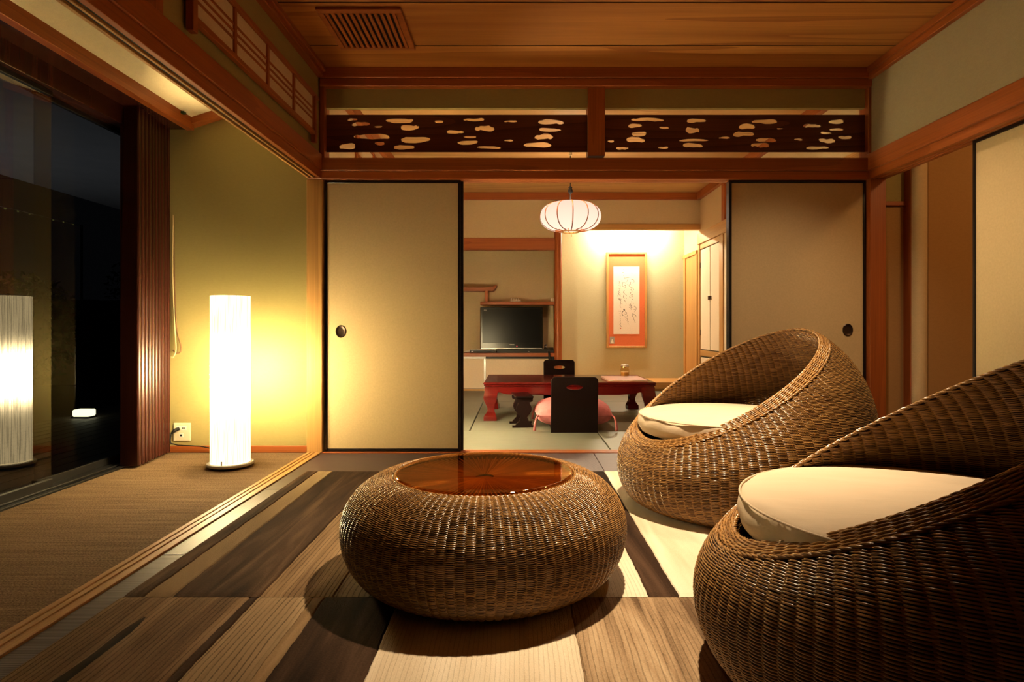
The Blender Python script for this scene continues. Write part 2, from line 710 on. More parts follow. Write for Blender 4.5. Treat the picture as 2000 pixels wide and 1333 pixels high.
MB().box(XR + .102, 3.5, .5, 4.1, -.03, 0).build('hall_floor', M['deck'], fl_)

# sill between veranda and tatami room, two grooves
sill = MB()
gx = [XS, XS + .022, XS + .029, XS + .050, XS + .057, XL]
for a, b in ((gx[0], gx[1]), (gx[2], gx[3]), (gx[4], gx[5])):
    sill.box(a, b, YR, 3.972, -.03, .007, .0015)
sill.box(XS + .001, XL - .001, YR, 3.972, -.03, -.004)
struct(sill.build('trim_1', M['pale_y']))
# threshold under the partition doors
th = MB()
for a, b in ((3.975, 4.0), (4.006, 4.034), (4.040, 4.072)):
    th.box(XL, XR, a, b, -.03, .004, .0015)
th.box(XL, XR, 3.976, 4.07, -.03, -.006)
struct(th.build('trim_2', M['trim_x']))

# ---- posts
def post(n, x0, x1, y0, y1, z0, z1, mat='trim_z', c=.004):
    return struct(MB().box(x0, x1, y0, y1, z0, z1, c).build('trim_%d' % n, M[mat]))
post(3, xx(601, YB), xx(630, YB) + .006, 3.975, 4.09, 0, Z_K0, 'pale_z')
post(4, xx(1693, YB), xx(1725, YB), 3.965, 4.09, 0, 2.5)
post(5, XL - .09, XL + .004, 3.965, 4.09, Z_K0, 2.5)
post(6, xx(1147, YB), xx(1180, YB), 3.955, 4.07, Z_N1, 2.42)

# ---- partition head: grooved head piece, head rail, plaster, ceiling rail
kam = MB()
kam.box(XL, XR, 3.97, 3.998, Z_K0, Z_K1, .002).box(XL, XR, 4.006, 4.032, Z_K0, Z_K1, .002).box(XL, XR, 4.04, 4.075, Z_K0, Z_K1, .002)
kam.box(XL, XR, 3.972, 4.073, Z_K0 + .018, Z_K1)
struct(kam.build('trim_7', M['trim_x']))
nz1 = zz(308, 3.945)
struct(MB().box(XL - .02, XR + .02, 3.945, 4.095, Z_K1, nz1, .004).build('trim_8', M['trim_x']))
for k, (a, b) in enumerate(((XL, xx(1147, YB)), (xx(1180, YB), XR))):
    struct(MB().box(a, b, 3.992, 4.026, zz(212, 4.0), 2.425).build('wall_back', M['olive']))
cz0, cz1 = zz(168, 3.94), zz(140, 3.94)
cb = MB().box(XL, XR, 3.94, 4.06, cz0, cz0 + .05, .003).box(XL, XR, 3.925, 4.06, cz0 + .05, ZC, .003)
struct(cb.build('trim_9', M['trim_x']))
# jambs either side of the open transom
for n, a, b in ((10, XL, xx(638, YB)), (11, xx(1690, YB) - .006, xx(1697, YB) - .004)):
    struct(MB().box(a, b, 3.95, 4.06, nz1, cz0, .002).build('trim_%d' % n, M['trim_z']))

# ---- ceiling of the tatami room: cedar boards running across
ce = struct(MB().box(XL - .3, XR + .3, YR - .05, 4.06, ZC + .0045, ZC + .06).build('ceiling', M['black_matte']))  # black slab close behind the boards paints the shadow lines of the seams
seams = [3.935] + [3.63 - .482 * k for k in range(12)] + [YR]
for a, b in zip(seams[1:], seams[:-1]):
    MB().box(XL, XR, a + .0065, b - .0065, ZC, ZC + .016, .001).build('ceiling_board', M['ceiling'], ce)

# ---- left side of the tatami room, above the veranda opening
struct(MB().box(XS + .02, XL - .012, YR, 3.97, 1.93, 2.5).build('wall_left', M['olive']))
kl = MB()
kz0, kz1 = Z_K0 + .004, 1.845
for a, b in ((XS, XS + .015), (XS + .035, XS + .046)):
    kl.box(a, b, YR, 3.972, kz0, kz1, .002)
struct(MB().box(XS + .066, XL, YR, 3.972, kz0, kz1, .002).build('trim_46', M['trim_y']))
struct(MB().box(XS + .002, XL - .002, YR, 3.972, kz0 + .011, kz1 - .002).build('trim_45', M['black_matte']))  # black filler standing in for the shade inside the grooves
struct(kl.build('trim_12', M['pale_y']))  # paler wood on the outer strips stands in for lamplight
struct(MB().box(XS - .01, XL + .012, YR, 3.962, kz1, 1.945, .004).build('trim_13', M['trim_y']))
struct(MB().box(XL - .03, XL + .03, YR, 3.94, 2.438, 2.468, .003).box(XL - .03, XL + .045, YR, 3.925, 2.468, ZC, .003).build('trim_14', M['trim_y']))
struct(MB().box(XL - .05, XL + .004, 2.10, 2.20, 1.945, 2.44, .003).build('trim_15', M['trim_z']))

# ---- right wall
struct(MB().box(XR, XR + .07, YR, 3.965, 1.93, 2.5).build('wall_right', M['front_wall']))
struct(MB().box(XR - .03, XR + .03, YR, 3.94, 2.425, 2.462, .003).box(XR - .045, XR + .03, YR, 3.925, 2.462, ZC, .003).build('trim_16', M['trim_y']))
rn0, rn1 = 1.838, 1.945
struct(MB().box(XR - .025, XR + .09, YR, 3.96, rn0, rn1, .004).build('trim_17', M['trim_y']))
kr = MB()
for a, b in ((XR - .002, XR + .03), (XR + .046, XR + .062), (XR + .078, XR + .11)):
    kr.box(a, b, YR, 3.97, Z_K0, rn0, .002)
kr.box(XR, XR + .108, YR, 3.97, Z_K0 + .02, rn0)
struct(kr.build('trim_18', M['trim_y']))
struct(MB().box(XR - .002, XR + .10, YR, .44, 0, 1.79).build('wall_right', M['beige_wall']))
# hall seen through the gap
struct(MB().box(xx(1725, 4.05), 3.5, 4.04, 4.10, zz(395, 4.05), 2.45).build('wall_back', M['olive']))
struct(MB().box(xx(1725, 4.05), 3.5, 4.045, 4.10, 0, zz(402, 4.05)).build('wall_back', M['brown_wall']))
struct(MB().box(xx(1725, 4.05), xx(1774, 4.05), 4.02, 4.06, zz(402, 4.03), zz(394, 4.03), .002).build('trim_19', M['trim_x']))
post(20, xx(1773, 4.0), xx(1791, 4.0), 3.97, 4.06, 0, 2.4)
rw = MB()
struct(MB().lathe([(.045, 0), (.045, 2.4)], 2.604, 3.955, 24).build('wall_hall', M['beige_wall'], smooth=True))  # rounded wall end; the light it catches is put in as beige
rw.box(2.645, 3.5, 3.93, 3.97, 0, 2.4)
struct(rw.build('wall_hall', M['brown_wall'], smooth=True))
struct(MB().box(3.5, 3.56, .4, 4.1, 0, 2.45).box(XR + .07, 3.56, .40, .46, 0, 2.45).build('wall_hall', M['brown_wall']))
struct(MB().box(XR + .07, 3.56, .40, 4.1, 2.40, 2.45).build('ceiling', M['cream_panel']))

# ---- wall behind the camera closes the room
struct(MB().box(XW - .1, XR + .2, YR - .08, YR, -.03, 2.6).build('wall_rear', M['bounce_dark']))

# ---- veranda: end wall, sloping paper ceiling with cedar rails, window head
struct(MB().box(-2.45, xx(602, YB), 4.0, 4.08, 0, 2.5).build('wall_left', M['olive']))
struct(MB().box(-2.3, xx(601, YB), 3.982, 4.0, .0, .045, .003).build('baseboard_back', M['trim_x']))
px0, pz0, px1 = -2.11, 2.175, XS - .002
sl = .32
cp = MB()
cp.add([(px0, YR, pz0), (px1, YR, pz0 + (px1 - px0) * sl), (px1, 3.93, pz0 + (px1 - px0) * sl), (px0, 3.93, pz0),
        (px0, YR, pz0 + .02), (px1, YR, pz0 + .02 + (px1 - px0) * sl), (px1, 3.93, pz0 + .02 + (px1 - px0) * sl), (px0, 3.93, pz0 + .02)],
       [(0, 3, 2, 1), (4, 5, 6, 7), (0, 1, 5, 4), (2, 3, 7, 6), (0, 4, 7, 3), (1, 2, 6, 5)])
struct(cp.build('ceiling', M['cream_panel']))
tz = pz0
rb = MB()
rb.add([(px0 - .01, 3.925, tz - .045), (px1, 3.925, tz - .045 + (px1 - px0 + .01) * sl), (px1, 4.0, tz - .045 + (px1 - px0 + .01) * sl), (px0 - .01, 4.0, tz - .045),
        (px0 - .01, 3.925, tz + .02), (px1, 3.925, tz + .02 + (px1 - px0 + .01) * sl), (px1, 4.0, tz + .02 + (px1 - px0 + .01) * sl), (px0 - .01, 4.0, tz + .02)],
       [(0, 3, 2, 1), (4, 5, 6, 7), (0, 1, 5, 4), (2, 3, 7, 6), (0, 4, 7, 3), (1, 2, 6, 5)])
struct(rb.build('trim_21', M['trim_x']))
struct(MB().box(-2.155, -2.105, YR, 3.96, 2.10, 2.185, .003).build('trim_22', M['trim_y']))
struct(MB().box(-2.30, -2.155, YR, 3.98, 2.112, 2.18, .002).build('trim_23', M['shutter']))
struct(MB().box(-2.46, -2.30, YR, 4.0, 2.005, 2.2, .003).build('trim_24', M['shutter']))
# bottom track of the window
tk = MB()
tk.box(-2.325, -2.295, YR, 3.98, 0, .012, .002).box(-2.40, -2.33, YR, 4.0, -.02, .02, .003).box(-2.46, -2.405, YR, 4.0, -.03, .012, .002)
struct(tk.build('trim_25', M['black_matte']))

# ---- window leaves
wn = struct(MB().box(XW - .014, XW + .014, YR, 3.062, .018, .06, .002).box(XW - .014, XW + .014, YR, 3.062, 1.98, 2.006, .002).build('window_1', M['black_matte']))
MB().box(XW - .003, XW + .003, YR, 3.062, .06, 1.98).build('pane', M['pane'], wn)
wf = struct(MB().box(XW - .064, XW - .036, 3.02, 3.99, .012, .06, .002).box(XW - .064, XW - .036, 3.02, 3.99, 1.98, 2.006, .002)
            .box(XW - .062, XW - .036, 3.96, 3.99, .06, 1.98, .002).build('window_2', M['black_matte']))
MB().box(XW - .052, XW - .046, 3.02, 3.96, .06, 1.98).build('pane', M['pane_far'], wf)

# ================================================================== SLIDING DOORS (paper on black lacquer frames)
def sliding_door(n, x0, x1, y0, z1=Z_K0, hand=None, fr=.019, ax='x'):
    """paper panel with frame; ax = direction it spans"""
    z0 = .005
    t = .03

    def bx(m, a, b, d0, d1, c0, c1, ch=.002):
        if ax == 'x': m.box(a, b, y0 + d0, y0 + d1, c0, c1, ch)
        else: m.box(y0 + d0, y0 + d1, a, b, c0, c1, ch)
        return m
    p = MB(); bx(p, x0 + fr * .8, x1 - fr * .8, .006, t - .006, z0 + fr * .8, z1 - fr * .8, 0)
    f = MB()
    bx(f, x0, x0 + fr, 0, t, z0, z1); bx(f, x1 - fr, x1, 0, t, z0, z1)
    bx(f, x0 + fr, x1 - fr, 0, t, z0, z0 + fr); bx(f, x0 + fr, x1 - fr, 0, t, z1 - fr, z1)
    d = struct(p.build('door_%d' % n, M['fusuma']))
    f.build('frame', M['black'], d)
    if hand is not None:
        hx, hz = hand
        h = MB()
        prof = [(.0, -.0006), (.017, -.0007), (.026, -.0012), (.029, -.0035), (.034, -.0045), (.037, -.002), (.037, .006)]
        V = []
        nseg = 24
        for r, d_ in prof:
            for i in range(nseg):
                a = 2 * PI * i / nseg
                V.append((hx + r * .93 * math.cos(a), y0 + .0055 + d_ if True else 0, hz + r * 1.12 * math.sin(a)))
        fs = []
        for k in range(len(prof) - 1):
            for i in range(nseg):
                j = (i + 1) % nseg
                fs.append((k * nseg + i, k * nseg + j, (k + 1) * nseg + j, (k + 1) * nseg + i))
        h.add(V, fs).build('handle', M['bronze'], d, smooth=True)
    return d
# front leaf and the leaf stacked behind it, on each side
sliding_door(1, xx(633, YB), xx(900, YB), 4.002, hand=(xx(665, YB), zz(648, YB)))
sliding_door(2, xx(640, 4.04), xx(905, 4.04), 4.038)
sliding_door(3, xx(1424, YB), xx(1692, YB), 4.002, hand=(xx(1657, YB), zz(645, YB)))
sliding_door(4, xx(1421, 4.04), xx(1685, 4.04), 4.038)
XD = 2.352
ye = XD * F / (1899 - VX)
sliding_door(5, ye - .9, ye, XD, ax='y')
sliding_door(6, ye - 1.8, ye - .88, XD + .032, ax='y')
sliding_door(7, ye - 2.72, ye - 1.78, XD, ax='y')

# ================================================================== CARVED TRANSOM BOARDS
HL = """262,338,328,356 290,362,408,390 438,386,490,400 305,440,540,476 210,502,318,540 440,490,505,515 512,338,692,370 608,380,728,416
608,458,800,498 562,512,698,542 830,350,888,370 907,415,1020,440 1018,336,1155,358 1092,386,1220,424 1018,452,1102,468 978,482,1112,510
1106,518,1263,538 1282,350,1368,366 1282,475,1342,490 1502,346,1670,380 1508,400,1652,426 1480,440,1602,478 1410,495,1592,528"""
HR = """275,335,490,360 255,373,345,400 458,392,522,408 278,424,375,456 243,460,365,496 122,480,165,496 175,524,258,544 450,522,518,538
635,340,762,368 628,394,720,436 585,472,778,490 610,500,742,530 845,457,920,473 1060,345,1230,375 975,374,1082,410 936,425,1075,458
1085,465,1220,494 1055,498,1175,530 1222,400,1265,412 1392,374,1510,400 1560,346,1660,375 1565,402,1658,420 1505,425,1580,442
1622,450,1712,474 1495,467,1605,500 1335,468,1392,484 1410,520,1562,542"""


def transom(px0_, px1_, holes, ox, oy, label):
    Y = 4.0
    cu = bpy.data.curves.new('carving', 'CURVE')
    cu.dimensions = '2D'
    cu.fill_mode = 'BOTH'
    cu.extrude = .004
    cu.bevel_depth = .0012
    cu.bevel_resolution = 0
    r_ = random.Random(ox)

    def spl(pts):
        s = cu.splines.new('POLY')
        s.points.add(len(pts) - 1)
        for q, p in zip(s.points, pts):
            q.co = (p[0], p[1], 0, 1)
        s.use_cyclic_u = True
    ya, yb = zz(297, Y), zz(225, Y)
    a, b = xx(px0_, Y), xx(px1_, Y)
    spl([(a, ya), (b, ya), (b, yb), (a, yb)])
    for h in holes.split():
        x0, y0, x1, y1 = [float(q) for q in h.split(',')]
        X0, X1 = xx(ox + x0 / 3.333, Y), xx(ox + x1 / 3.333, Y)
        Z0, Z1 = zz(oy + y1 / 3.333, Y), zz(oy + y0 / 3.333, Y)
        cx_, cz_, rx, rz = (X0 + X1) / 2, (Z0 + Z1) / 2, (X1 - X0) / 2, (Z1 - Z0) / 2
        n = 20
        sk = r_.uniform(-.35, .35)
        ph = r_.uniform(0, 6.28)
        pts = []
        for i in range(n):
            t = 2 * PI * i / n
            c, s_ = math.cos(t), math.sin(t)
            e = .72
            u = abs(c) ** e * (1 if c > 0 else -1)
            v = abs(s_) ** e * (1 if s_ > 0 else -1)
            wob = 1.04 + .15 * math.sin(3 * t + ph) + .08 * math.sin(5 * t + 2 * ph) - (.30 if r_.random() < .14 else 0)
            pts.append((cx_ + rx * u * (1 + .04 * math.sin(5 * t + ph)), cz_ + rz * (v * wob + sk * u * .6)))
        spl(pts)
    co = bpy.data.objects.new('tmp', cu)
    COL.objects.link(co)
    dg = bpy.context.evaluated_depsgraph_get()
    me = bpy.data.meshes.new_from_object(co.evaluated_get(dg))
    me.name = 'transom_board'
    bpy.data.objects.remove(co)
    R = np.empty(len(me.vertices) * 3)
    me.vertices.foreach_get('co', R)
    R = R.reshape(-1, 3)
    R2 = np.stack([R[:, 0], 4.0 - R[:, 2], R[:, 1]], -1)
    me.vertices.foreach_set('co', R2.ravel())
    me.materials.clear()
    me.materials.append(M['dark_x'])
    me.update()
    o = bpy.data.objects.new('transom_board', me)
    COL.objects.link(o)
    tag(o, label, 'transom board')
    return o
transom(635, 1146.5, HL, 600, 130, 'dark wooden transom board with cloud-shaped cutouts, left of the short centre post')
transom(1180.5, 1690, HR, 1150, 130, 'dark wooden transom board with cloud-shaped cutouts, right of the short centre post')

# ================================================================== LATTICE TRANSOM WINDOW on the left wall
YL = lambda px, X: -X * F / (VX - px)
lx = XL + .012
ys = [YL(375, lx), YL(458, lx), YL(522, lx), YL(573, lx), YL(612, lx)]
tw = thing('transom_window', 'low paper-backed lattice transom window on the left wall over the veranda opening', 'transom window', (lx, (ys[0] + ys[-1]) / 2, 2.03))
zt, zb_ = 2.262, 2.030
for a, b in zip(ys[:-1], ys[1:]):
    MB().box(lx - .008, lx - .002, a + .003, b - .003, zb_ + .01, zt - .01).build('paper_pane', M['shoji'], tw)
MB().box(lx - .012, lx + .014, ys[0] - .06, ys[-1] + .075, zt - .008, zt + .016, .002).build('top_rail', M['trim_y'], tw)
MB().box(lx - .012, lx + .014, ys[0] + .0, ys[-1] + .04, zb_ - .014, zb_ + .012, .002).build('bottom_rail', M['trim_y'], tw)
MB().box(lx - .012, lx + .018, ys[0] - .024, ys[0] + .012, zb_ - .06, 2.44, .002).build('stile', M['trim_z'], tw)
MB().box(lx - .012, lx + .018, ys[-1] - .012, ys[-1] + .018, zb_ - .06, zt, .002).build('stile', M['trim_z'], tw)
for y in ys[1:-1]:
    MB().box(lx - .006, lx + .008, y - .012, y + .012, zb_, zt, .002).build('muntin', M['trim_z'], tw)
for z in (2.113, 2.146, 2.179):
    MB().box(lx - .006, lx + .003, ys[0], ys[-1], z - .0058, z + .0058, .001).build('lattice_bar', M['trim_y'], tw)

# ================================================================== CEILING VENT GRILLE
vx0, vx1, vy0, vy1 = -1.062, -.615, 3.185, 3.655
vg = thing('ceiling_vent', 'wooden louvred air vent grille in the cedar ceiling near the left wall', 'vent', ((vx0 + vx1) / 2, (vy0 + vy1) / 2, ZC))
fr = MB()
zv = ZC - .018
fr.box(vx0, vx1, vy0, vy0 + .042, zv, ZC, .003).box(vx0, vx1, vy1 - .03, vy1, zv, ZC, .003)
fr.box(vx0, vx0 + .03, vy0 + .042, vy1 - .03, zv, ZC, .003).box(vx1 - .035, vx1, vy0 + .042, vy1 - .03, zv, ZC, .003)
fr.build('frame', M['trim_x'], vg)
MB().box(vx0 + .02, vx1 - .02, vy0 + .02, vy1 - .02, ZC - .003, ZC - .001).build('duct_backing', M['black_matte'], vg)
nsl = 12
for i in range(nsl):
    x = vx0 + .044 + (vx1 - vx0 - .092) * i / (nsl - 1)
    MB().box(x - .009, x + .009, vy0 + .042, vy1 - .03, zv + .002, ZC - .004, .002).build('slat', M['trim_y'], vg)

# trim rings of the recessed downlights
WHERE = ['between coffee table and chairs', 'behind the farther wicker chair']
for (p_, *_), wd in zip(DOWNLIGHTS, WHERE):
    d = thing('downlight', 'small round recessed downlight in the cedar ceiling ' + wd, 'downlight', (p_[0], p_[1], ZC))
    MB().lathe([(.045, ZC), (.052, ZC - .006), (.060, ZC - .004), (.062, ZC)], p_[0], p_[1], 28).build('trim_ring', M['white'], d, smooth=True)

# ================================================================== WOODEN SHUTTER STACK
ss = thing('folding_shutter', 'stack of dark red-brown folded wooden shutter leaves beside the window', 'shutter', (-2.25, 3.77, 0))
prof_x0, prof_x1 = -2.315, -2.205
ny = 10
for i in range(ny):
    y0 = 3.545 + i * (3.985 - 3.545) / ny
    y1 = y0 + (3.985 - 3.545) / ny
    dx = -.062 * i / ny
    m = MB()
    xa, xb = prof_x0 if i == 0 else -2.29, prof_x1 + dx
    d_ = y1 - y0
    poly = [(xa, y0), (xb - .012, y0), (xb - .004, y0 + d_ * .08), (xb, y0 + d_ * .22), (xb - .001, y0 + d_ * .42), (xb - .008, y0 + d_ * .54), (xb - .034, y0 + d_ * .58), (xb - .034, y0 + d_ * .72), (xb - .014, y0 + d_ * .74), (xb - .012, y0 + d_ * .88), (xb - .036, y0 + d_ * .91), (xb - .036, y1 - .0005), (xa, y1 - .0005)]
    m.prism(poly, 'z', .013, 2.11)
    m.build('leaf', M['shutter'], ss, fix=True)

# pull cords hanging by the shutter
pc = thing('pull_cord', 'looped pale pull cords hanging on the wall between shutter and floor lamp', 'cord', (xx(344, 3.97), 3.97, .68))
def cord(pts, Y, r, mat, name='cord'):
    P = []
    for (px, py) in pts:
        P.append((xx(px, Y), Y, zz(py, Y)))
    # smooth
    Q = []
    n = len(P)
    for i in range(n - 1):
        p0, p1, p2, p3 = P[max(i - 1, 0)], P[i], P[i + 1], P[min(i + 2, n - 1)]
        for k in range(5):
            t = k / 5
            Q.append(tuple(.5 * (2 * p1[a] + (p2[a] - p0[a]) * t + (2 * p0[a] - 5 * p1[a] + 4 * p2[a] - p3[a]) * t * t + (3 * p1[a] - p0[a] - 3 * p2[a] + p3[a]) * t ** 3) for a in range(3)))
    Q.append(P[-1])
    return MB().tube(Q, r, 6).build(name, mat, pc, smooth='all')
cord([(338, 420), (337, 520), (338.5, 580), (341, 640), (343.5, 672), (343, 688), (338, 698), (334, 698)], 3.962, .0045, M['cord'])
cord([(339, 420), (341, 560), (345, 640), (353, 675), (352, 688), (345, 690), (338, 684)], 3.968, .0045, M['cord_brown'])

# ================================================================== WALL OUTLET, PLUG AND FLEX
oy = 3.985
ox0, ox1, oz0, oz1 = xx(337.5, oy), xx(371, oy), zz(862, oy), zz(827, oy)
ol = thing('wall_outlet', 'ivory wall socket plate low on the olive wall beside the shutter', 'outlet', ((ox0 + ox1) / 2, 4.0, oz0))
MB().box(ox0, ox1, 3.99, 4.0, oz0, oz1, .003).build('plate', M['ivory'], ol)
sx0, sx1, sz0, sz1 = xx(344, oy), xx(363.5, oy), zz(841, oy), zz(833, oy)
sk = MB().box(sx0, sx1, 3.986, 3.991, sz0, sz1, .001).build('socket', M['white'], ol)
mb = MB()
for dx in (.66, .80):
    x = sx0 + (sx1 - sx0) * dx
    mb.box(x - .003, x + .003, 3.9855, 3.987, sz0 + .008, sz1 - .008)
mb.build('socket_slot', M['black_matte'], sk)
tx, tz_ = xx(353.5, oy), zz(851, oy)
MB().box(tx - .013, tx + .013, 3.986, 3.991, tz_ - .014, tz_ + .014, .001).build('telephone_jack', M['white'], ol)
MB().box(tx - .006, tx + .006, 3.9845, 3.9865, tz_ - .006, tz_ + .006).build('jack_hole', M['black_matte'], ol)
fx = thing('power_cord', 'black plug and flex running from the wall socket to the floor lamp', 'cord', (sx0, 3.95, 0))
pgx, pgz = sx0 + .02, (sz0 + sz1) / 2
MB().tube([(pgx, 3.985, pgz), (pgx - .02, 3.965, pgz - .012), (pgx - .032, 3.95, pgz - .03)], [.011, .012, .006], 8).build('plug', M['black_matte'], fx, smooth='all')
P = [(pgx - .032, 3.95, pgz - .03), (pgx - .034, 3.942, pgz - .07), (pgx - .03, 3.942, .07), (pgx + .01, 3.95, .056), (pgx + .15, 3.96, .048), (pgx + .3, 3.955, .02), (pgx + .42, 3.86, .006), (-1.72, 3.66, .006)]
MB().tube(P, .004, 6).build('flex', M['black_matte'], fx, smooth='all')
gc = MB().box(-2.115, -2.085, 3.80, 3.83, 2.158, 2.172, .002).build('ceiling_clip', M['green_clip'])
gc.location = (.0, .0, 0)
tag(gc, 'tiny dark green clip at the end of the cream veranda ceiling panel', 'clip')

# ================================================================== FLOOR LAMPS
SHADE = lamp_shade('paper_lamp_shade', (1.0, .75, .37), 165.0, 3.2, .54, .11)
SHADE_B = lamp_shade('bright_paper_lamp_shade', (1.0, .80, .44), 220.0, 6.0, .54, .14)


def floor_lamp(x, y, label, bulb=140.0, shade=SHADE):
    t = thing('floor_lamp', label, 'lamp')
    MB().lathe([(.0, .010), (.120, .010), (.128, .014), (.130, .021), (.127, .027), (.120, .030), (.0, .0305)], 0, 0, 56).build('base', M['white'], t, smooth=True)
    MB().lathe([(.0, 0), (.108, 0), (.114, .003), (.112, .010), (.0, .010)], 0, 0, 40).build('foot_ring', M['black_matte'], t, smooth=True)
    n = 120
    V, Fq = [], []
    zs = [.034, .06, .2, .35, .5, .65, .8, .95, 1.005]
    for z in zs:
        for i in range(n):
            a = 2 * PI * i / n
            r = .1065 + (.0022 if i % 2 else -.0006)
            V.append((r * math.cos(a), r * math.sin(a), z))
    for k in range(len(zs) - 1):
        for i in range(n):
            j = (i + 1) % n
            Fq.append((k * n + i, k * n + j, (k + 1) * n + j, (k + 1) * n + i))
    np_mesh('shade', np.array(V), np.array(Fq), shade, t, smooth=False)
    MB().lathe([(.1045, .990), (.1052, 1.003), (.102, 1.003), (.102, .990)], 0, 0, 56).build('top_ring', M['ivory'], t, smooth=True)
    MB().box(-.004, .004, -.112, -.108, .0295, .052, .001).build('shade_clip', M['steel'], t)
    t.location = (x, y, 0)
    lamp('lamp_bulb', 'POINT', (x, y, .56), bulb, (1.0, .72, .33), shadow_soft_size=.035)
    return t
floor_lamp(-1.695, 3.59, 'tall white pleated paper floor lamp glowing in front of the olive veranda wall')
floor_lamp(-.62, 4.42, 'white paper floor lamp hidden in the back room behind the left sliding door', 80.0, SHADE_B)

# ================================================================== RUG
RX0, RX1, RY0, RYM, RY1 = -1.185, 1.42, .35, 1.822, 3.42
rug = thing('rug', 'large tufted rug with brown, tan and cream wood-grain stripes under the wicker furniture', 'rug', ((RX0 + RX1) / 2, (RY0 + RY1) / 2, 0))
MB().box(RX0, RX1, RY0, RY1, .0005, .006).build('backing', M['mat_edge'], rug)
DK = ((.075, .043, .026), (.036, .020, .012), (.016, .009, .006))
DS = ((.13, .078, .044), (.060, .034, .019), (.024, .014, .009))
TAN = ((.34, .235, .125), (.27, .18, .092), (.17, .108, .055))
TL = ((.40, .29, .165), (.33, .235, .13), (.25, .175, .095))
MB_ = ((.30, .20, .112), (.22, .142, .076), (.10, .062, .035))
CR = ((.74, .66, .52), (.68, .59, .44), (.57, .47, .33))
TB = ((.50, .38, .24), (.33, .23, .135), (.12, .075, .042))
far = [(RX0, -1.122, DS, 0, 1), (-1.122, -1.038, TL, 0, .5), (-1.038, -.775, DS, 0, 1), (-.775, -.555, TAN, 68, 1), (-.555, -.40, TB, 60, 1),
       (-.40, -.10, DS, 0, 1), (-.10, .14, TAN, 62, 1), (.14, .392, CR, 80, .5, .8), (.392, .482, DK, 0, 1), (.482, .80, CR, 0, .5), (.80, 1.1, TAN, 60, 1), (1.1, RX1, DS, 0, 1)]
near = [(RX0, -.802, MB_, 66, .8), (-.802, -.775, DK, 0, 1), (-.775, -.612, TL, 64, .8), (-.612, -.575, TAN, 0, 1), (-.575, -.352, DK, 0, 1.2), (-.352, .152, CR, 85, .6, .8),
        (.152, .56, TB, 72, .9, .62), (.56, .86, TAN, 62, 1), (.86, 1.15, DS, 0, 1), (1.15, RX1, CR, 0, .6)]


def edge_wave(x, y, y0):
    """shared outline between neighbouring stripes: a hand-tufted wobble"""
    if x in (RX0, RX1): return x
    s = x * 37.1 + y0 * 5
    return x + .0010 * math.sin(y * 17 + s) + .0008 * math.sin(y * 53 + 2 * s) + .0008 * math.sin(y * 131 + 3 * s)


def stripe_mesh(a, b, y0, y1, h, k):
    m = MB()
    n = 70
    V, Fs = [], []
    for i in range(n + 1):
        y = y0 + (y1 - y0) * i / n
        xa, xb = edge_wave(a, y, y0) + .0006, edge_wave(b, y, y0) - .0006
        e = .004 if 0 < i < n else .0
        hh_ = h if 0 < i < n else h - .003
        V += [(xa, y, .004), (xa, y, hh_ - .003), (xa + .0035, y, hh_), (xb - .0035, y, hh_), (xb, y, hh_ - .003), (xb, y, .004)]
    for i in range(n):
        o = i * 6
        for q in range(5):
            Fs.append((o + q, o + q + 1, o + 7 + q, o + 6 + q))
    e = n * 6
    Fs += [(0, 1, 2, 3, 4, 5), (e + 5, e + 4, e + 3, e + 2, e + 1, e)]
    return m.add(V, [f[::-1] for f in Fs])


si = 0
for y0, y1, rows, hh in ((RYM, RY1, far, .016), (RY0, RYM, near, .0165)):
    for a, b, cc, ln, wd, *lk_ in rows:
        si += 1
        m_ = rug_mat('rug_pile_%d' % si, *cc, lines=ln, seed=si * 3.7, wide=wd, lk=(lk_[0] if lk_ else .42))
        stripe_mesh(a, b, y0 + .002, y1 - .002, hh, si).build('stripe', m_, rug)
# the dark spindle-shaped streak in the nearest brown stripe, and the one beside it
sp = MB()
pts_ = []
for t in np.linspace(0, 1, 22):
    y = 1.69 - t * .95
    xc = -1.034 - .012 * t + .004 * math.sin(t * 9)
    wv = .0165 * min(1, (t * 9 + .05)) ** .6 + .0025 * math.sin(t * 23)
    pts_.append((xc, y, wv))
V, Fs = [], []
for x, y, wv in pts_:
    V += [(x - wv, y, .0168), (x + wv * .8, y, .0168)]
for i in range(len(pts_) - 1):
    Fs.append((2 * i, 2 * i + 2, 2 * i + 3, 2 * i + 1))
n0 = len(V)
sp.add(V, Fs)
sp.build('dark_streak', rug_mat('rug_streak', *DK, seed=91.0), rug, fix=True)

